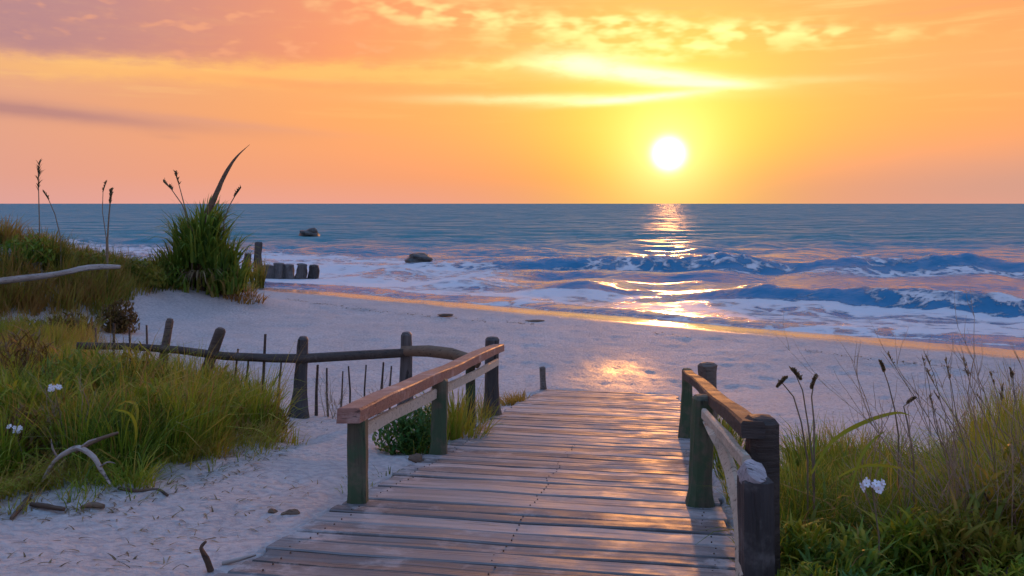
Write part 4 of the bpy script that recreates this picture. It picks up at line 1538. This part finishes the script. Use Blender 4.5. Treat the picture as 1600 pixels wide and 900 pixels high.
rock('rock', 'dark rock awash at the left end of the outer breaker', 655, 406, 62, (.95, .8, .55), M_ROCK, 1)
rock('rock', 'small dark rock far out in the water right of the spiky shrub', 482, 366, 118, (1.3, 1.1, .85), M_ROCK, 2)
g_ = ground(836, 502)
rock('rock', 'small dark clump of weed lying on the open beach', 836, 502, g_.y, (.3, .2, .06), M_BROWN, 3, 'seaweed')
g_ = ground(696, 494)
rock('rock', 'faint flat patch of weed on the beach left of the dark clump', 696, 492, g_.y, (.35, .2, .04), M_BROWN, 4, 'seaweed')


# ------------------------------------------------------------------ driftwood, twigs and shells
def limb(name, label, pts, rad, mat, seed, cat, sides=8):
    pts = [Vector(p) for p in pts]
    sm, rr = [], []
    for i in range(len(pts) - 1):
        for q in range(3):
            a = pts[max(i - 1, 0)]; b_ = pts[i]; c_ = pts[i + 1]; d_ = pts[min(i + 2, len(pts) - 1)]
            u = q / 3
            sm.append(0.5 * ((2 * b_) + (c_ - a) * u + (2 * a - 5 * b_ + 4 * c_ - d_) * u * u + (3 * b_ - a - 3 * c_ + d_) * u ** 3))
            rr.append(rad[i] * (1 - u) + rad[i + 1] * u)
    sm.append(pts[-1]); rr.append(rad[-1])
    o0 = sm[0].copy()
    me = smooth_by_angle(tube_mesh(name, [p - o0 for p in sm], rr, sides, seed, .18), 60)
    o = link(name, me, mat, None, o0)
    return tag(o, label, cat)


limb('driftwood_log', 'long bleached log lying along the edge of the left dune', [at(-60, 446, 24), at(20, 437, 24.4), at(90, 428, 24.8), at(140, 418, 25.2), at(188, 417, 25.6)],
     [.09, .10, .09, .10, .06], M_DRIFT, 81, 'driftwood')
arch = empty('driftwood_branch', at(70, 742, 6.75), 'bleached branch bent into an arch in front of the left bank', 'driftwood')


def sub_limb(name, pts, rad, mat, seed, parent, sides=9):
    o_ = limb(name, None, pts, rad, mat, seed, None, sides)
    w_ = Vector(o_.location)
    o_.parent = parent
    o_.location = w_ - Vector(parent.location)
    return o_


sub_limb('stem', [at(66, 752, 6.75), at(84, 722, 6.7), at(104, 707, 6.68), at(124, 700, 6.65), at(146, 714, 6.6), at(158, 734, 6.57), at(172, 756, 6.55)],
         [.012, .016, .019, .022, .020, .016, .009], M_DRIFT, 82, arch)
sub_limb('side_twig', [at(124, 701, 6.65), at(138, 690, 6.6), at(150, 686, 6.55)], [.010, .008, .004], M_DRIFT, 182, arch, 6)
sub_limb('side_twig', [at(90, 716, 6.69), at(82, 700, 6.7), at(80, 686, 6.72)], [.009, .007, .003], M_DRIFT, 183, arch, 6)
sub_limb('side_twig', [at(156, 730, 6.57), at(168, 722, 6.54), at(180, 724, 6.5)], [.008, .006, .003], M_DRIFT, 184, arch, 6)
limb('driftwood_branch', 'brown bare branch lying inside the left bank behind the arch', [at(118, 705, 7.0), at(150, 688, 7.05), at(185, 676, 7.1)], [.02, .018, .012], M_BROWN, 83, 'driftwood')
for (lb, pix, r, sd_) in (
        ('straight brown stick slanting on the sand at the lower left border', [(18, 815), (34, 795), (48, 778)], .02, 84),
        ('brown root lying flat on the sand below the arched branch', [(128, 797), (145, 793), (162, 796)], .022, 85),
        ('dark root tip curling on the sand right of the arched branch', [(185, 768), (215, 772), (245, 770), (262, 778)], .022, 86),
        ('brown root crossing the sand at the foot of the leftmost grass', [(48, 792), (75, 796), (100, 800)], .022, 87)):
    pts = [ground(a, b) + Vector((0, 0, .02)) for a, b in pix]
    limb('root', lb, pts, [r * (1 - .3 * abs(i - 1)) for i in range(len(pts))], M_BROWN, sd_, 'driftwood', 7)
g0 = ground(330, 893)
limb('twig', 'dark hooked twig standing in the sand beside the near end of the boardwalk', [g0, at(322, 872, g0.y), at(314, 856, g0.y), at(322, 846, g0.y)], [.018, .016, .012, .007], M_BROWN, 91, 'twig', 7)
g0 = ground(360, 884)
limb('twig', 'pale short twig lying against the boardwalk edge', [g0 + Vector((-.05, 0, .01)), g0 + Vector((.05, .03, .025)), g0 + Vector((.12, .10, .02))], [.012, .012, .008], M_DRIFT, 92, 'twig', 7)
for (lb, px, py, sd_, ww) in (('small dark lump of wood on the sand left of the near post', 426, 803, 93, .05), ('knotted dark lump of wood touching the boardwalk edge', 455, 806, 94, .07),
                              ('brown driftwood knot on the deck edge below the left handrail', 650, 720, 95, .11)):
    g_ = ground(px, py)
    rock('wood_lump', lb, px, py, g_.y, (ww, ww * .8, ww * .6), M_BROWN, sd_, 'driftwood')
M_PETAL = make_plain('white_petal', (0.62, 0.60, 0.66, 1), (0.80, 0.79, 0.82, 1), 30, 0.7, 0.2, 0.002)
M_HEART = make_plain('flower_heart', (0.30, 0.22, 0.04, 1), (0.42, 0.34, 0.08, 1), 40, 0.8, 0.3, 0.002)


def white_flower(label, px, py, Y, size, seed):
    """a stem that carries a loose cluster of white blossoms"""
    rng = np.random.default_rng(seed)
    top = at(px, py, Y)
    foot = Vector((top.x + .06, Y + .05, lz(top.x + .06, Y + .05) - .02))
    t = empty('wild_flower', foot, label, 'flower')
    mid = lerp(foot, top, .55) + Vector((.025, 0, 0))
    link('stem', tube_mesh('stem', [foot, mid, top], [.006, .005, .003], 5, seed), M_OLIVE_STEM, t)
    for k in range(11):
        c = top + Vector((rng.uniform(-1, 1) * size, rng.uniform(-.5, .5) * size, rng.uniform(-.45, .45) * size))
        nz = Vector((rng.normal(0, .5), -1, rng.uniform(.2, 1.1))).normalized()
        ax = nz.cross(Vector((0, 0, 1))).normalized(); ay = nz.cross(ax)
        bl = size * rng.uniform(.28, .44)
        V_, f_ = [], []
        for p_ in range(5):
            a = p_ * 2 * math.pi / 5 + rng.uniform(-.15, .15) + k
            d = ax * math.cos(a) + ay * math.sin(a); e = ax * -math.sin(a) + ay * math.cos(a)
            o_ = len(V_)
            for (u_, w_, h_) in ((.12, .10, 0), (.55, .36, .10), (.92, .30, .16), (1.06, .0, .14), (.92, -.30, .16), (.55, -.36, .10), (.12, -.10, 0)):
                V_.append(tuple(c + d * (u_ * bl) + e * (w_ * bl) + nz * (h_ * bl + rng.normal(0, .02) * bl)))
            f_ += [(o_, o_ + 1, o_ + 5, o_ + 6), (o_ + 1, o_ + 2, o_ + 4, o_ + 5)]
            V_.append(V_[o_ + 3])
            f_ += [(o_ + 2, o_ + 3, o_ + 7, o_ + 4)]
        q = link('blossom', mesh_np('blossom', V_, [np.array(f_)], True), M_PETAL, t)
        hv = [tuple(c + ax * (math.cos(g2) * bl * .17) + ay * (math.sin(g2) * bl * .17) + nz * (.04 * bl)) for g2 in np.linspace(0, 5.6, 7)] + [tuple(c + nz * .16 * bl)]
        hh = mesh_np('heart', hv, [np.array([(g2, (g2 + 1) % 7, 7) for g2 in range(7)])], True)
        link('heart', hh, M_HEART, q)
    return t


white_flower('cluster of small white blossoms in the middle of the left grass bank', 85, 606, 7.7, .055, 96)
white_flower('white blossoms at the left border of the left grass bank', 22, 670, 7.0, .055, 97)
white_flower('cluster of white blossoms rising out of the right grass bank', 1362, 758, 4.7, .065, 98)
# the small weathered stake at the foot of the walk
g_ = ground(849, 607)
me = post_mesh(Vector((0, 0, 0)), Vector((-.02, 0, at(848, 573, g_.y).z - g_.z)), .07, .06, 99, 8, .4, .1)
tag(link('stake', me, M_DRIFT, None, g_), 'short grey stake beside the foot of the boardwalk', 'stake')
# second stake on the far left bank behind the fence


# ------------------------------------------------------------------ fine litter on the sand
def litter():
    areas = [([(-60, 830), (200, 800), (420, 730), (480, 690), (430, 680), (300, 715), (100, 760), (-60, 790)], 520),
             ([(-60, 890), (300, 895), (440, 810), (520, 760), (420, 740), (100, 820)], 160),
             ([(480, 690), (560, 650), (640, 625), (600, 600), (420, 640)], 140),
             ([(1180, 660), (1300, 690), (1600, 640), (1600, 570), (1250, 580)], 160)]
    bs, hs, az, le, w, dr, ti = [], [], [], [], [], [], []
    for poly, n in areas:
        p_ = poly_points(poly, n)
        z_ = land_z(p_[:, 0], p_[:, 1], True) + .004
        bs.append(np.column_stack([p_, z_]))
        hs.append(RNG.uniform(.012, .03, n)); az.append(RNG.random(n) * 6.28); le.append(RNG.uniform(2.5, 7.0, n))
        w.append(RNG.uniform(.006, .018, n)); dr.append(RNG.uniform(.5, 1.0, n)); ti.append(RNG.random(n))
    part = blades(np.concatenate(bs), np.concatenate(hs), np.concatenate(az), np.concatenate(le), np.concatenate(w), np.concatenate(dr), np.concatenate(ti))
    o = link('litter', blade_mesh('litter', [part]), M_STRAW)
    tag(o, 'dry stems and leaf litter scattered on the sand', kind='stuff')
    # wrack line left by the last high water
    t_ = RNG.random(700)
    x_ = -13 + t_ * 34
    s_ = -5.2 + np.sin(x_ * .35) * .7 + RNG.normal(0, .16, 700)
    y_ = (S0 + s_ - SNX * x_) / SNY
    keep_ = fbm(x_ * .6, x_ * 0 + 5, 3) > .42
    x_, y_ = x_[keep_], y_[keep_]
    n = len(x_)
    b = np.column_stack([x_, y_, land_z(x_, y_, True) + .004])
    part = blades(b, RNG.uniform(.02, .05, n), RNG.random(n) * 6.28, RNG.uniform(2, 6, n), RNG.uniform(.02, .05, n), RNG.uniform(.4, 1, n), RNG.random(n) * .5)
    o = link('litter', blade_mesh('litter', [part]), M_STRAW)
    tag(o, 'thin broken line of seaweed along the beach', kind='stuff')


litter()
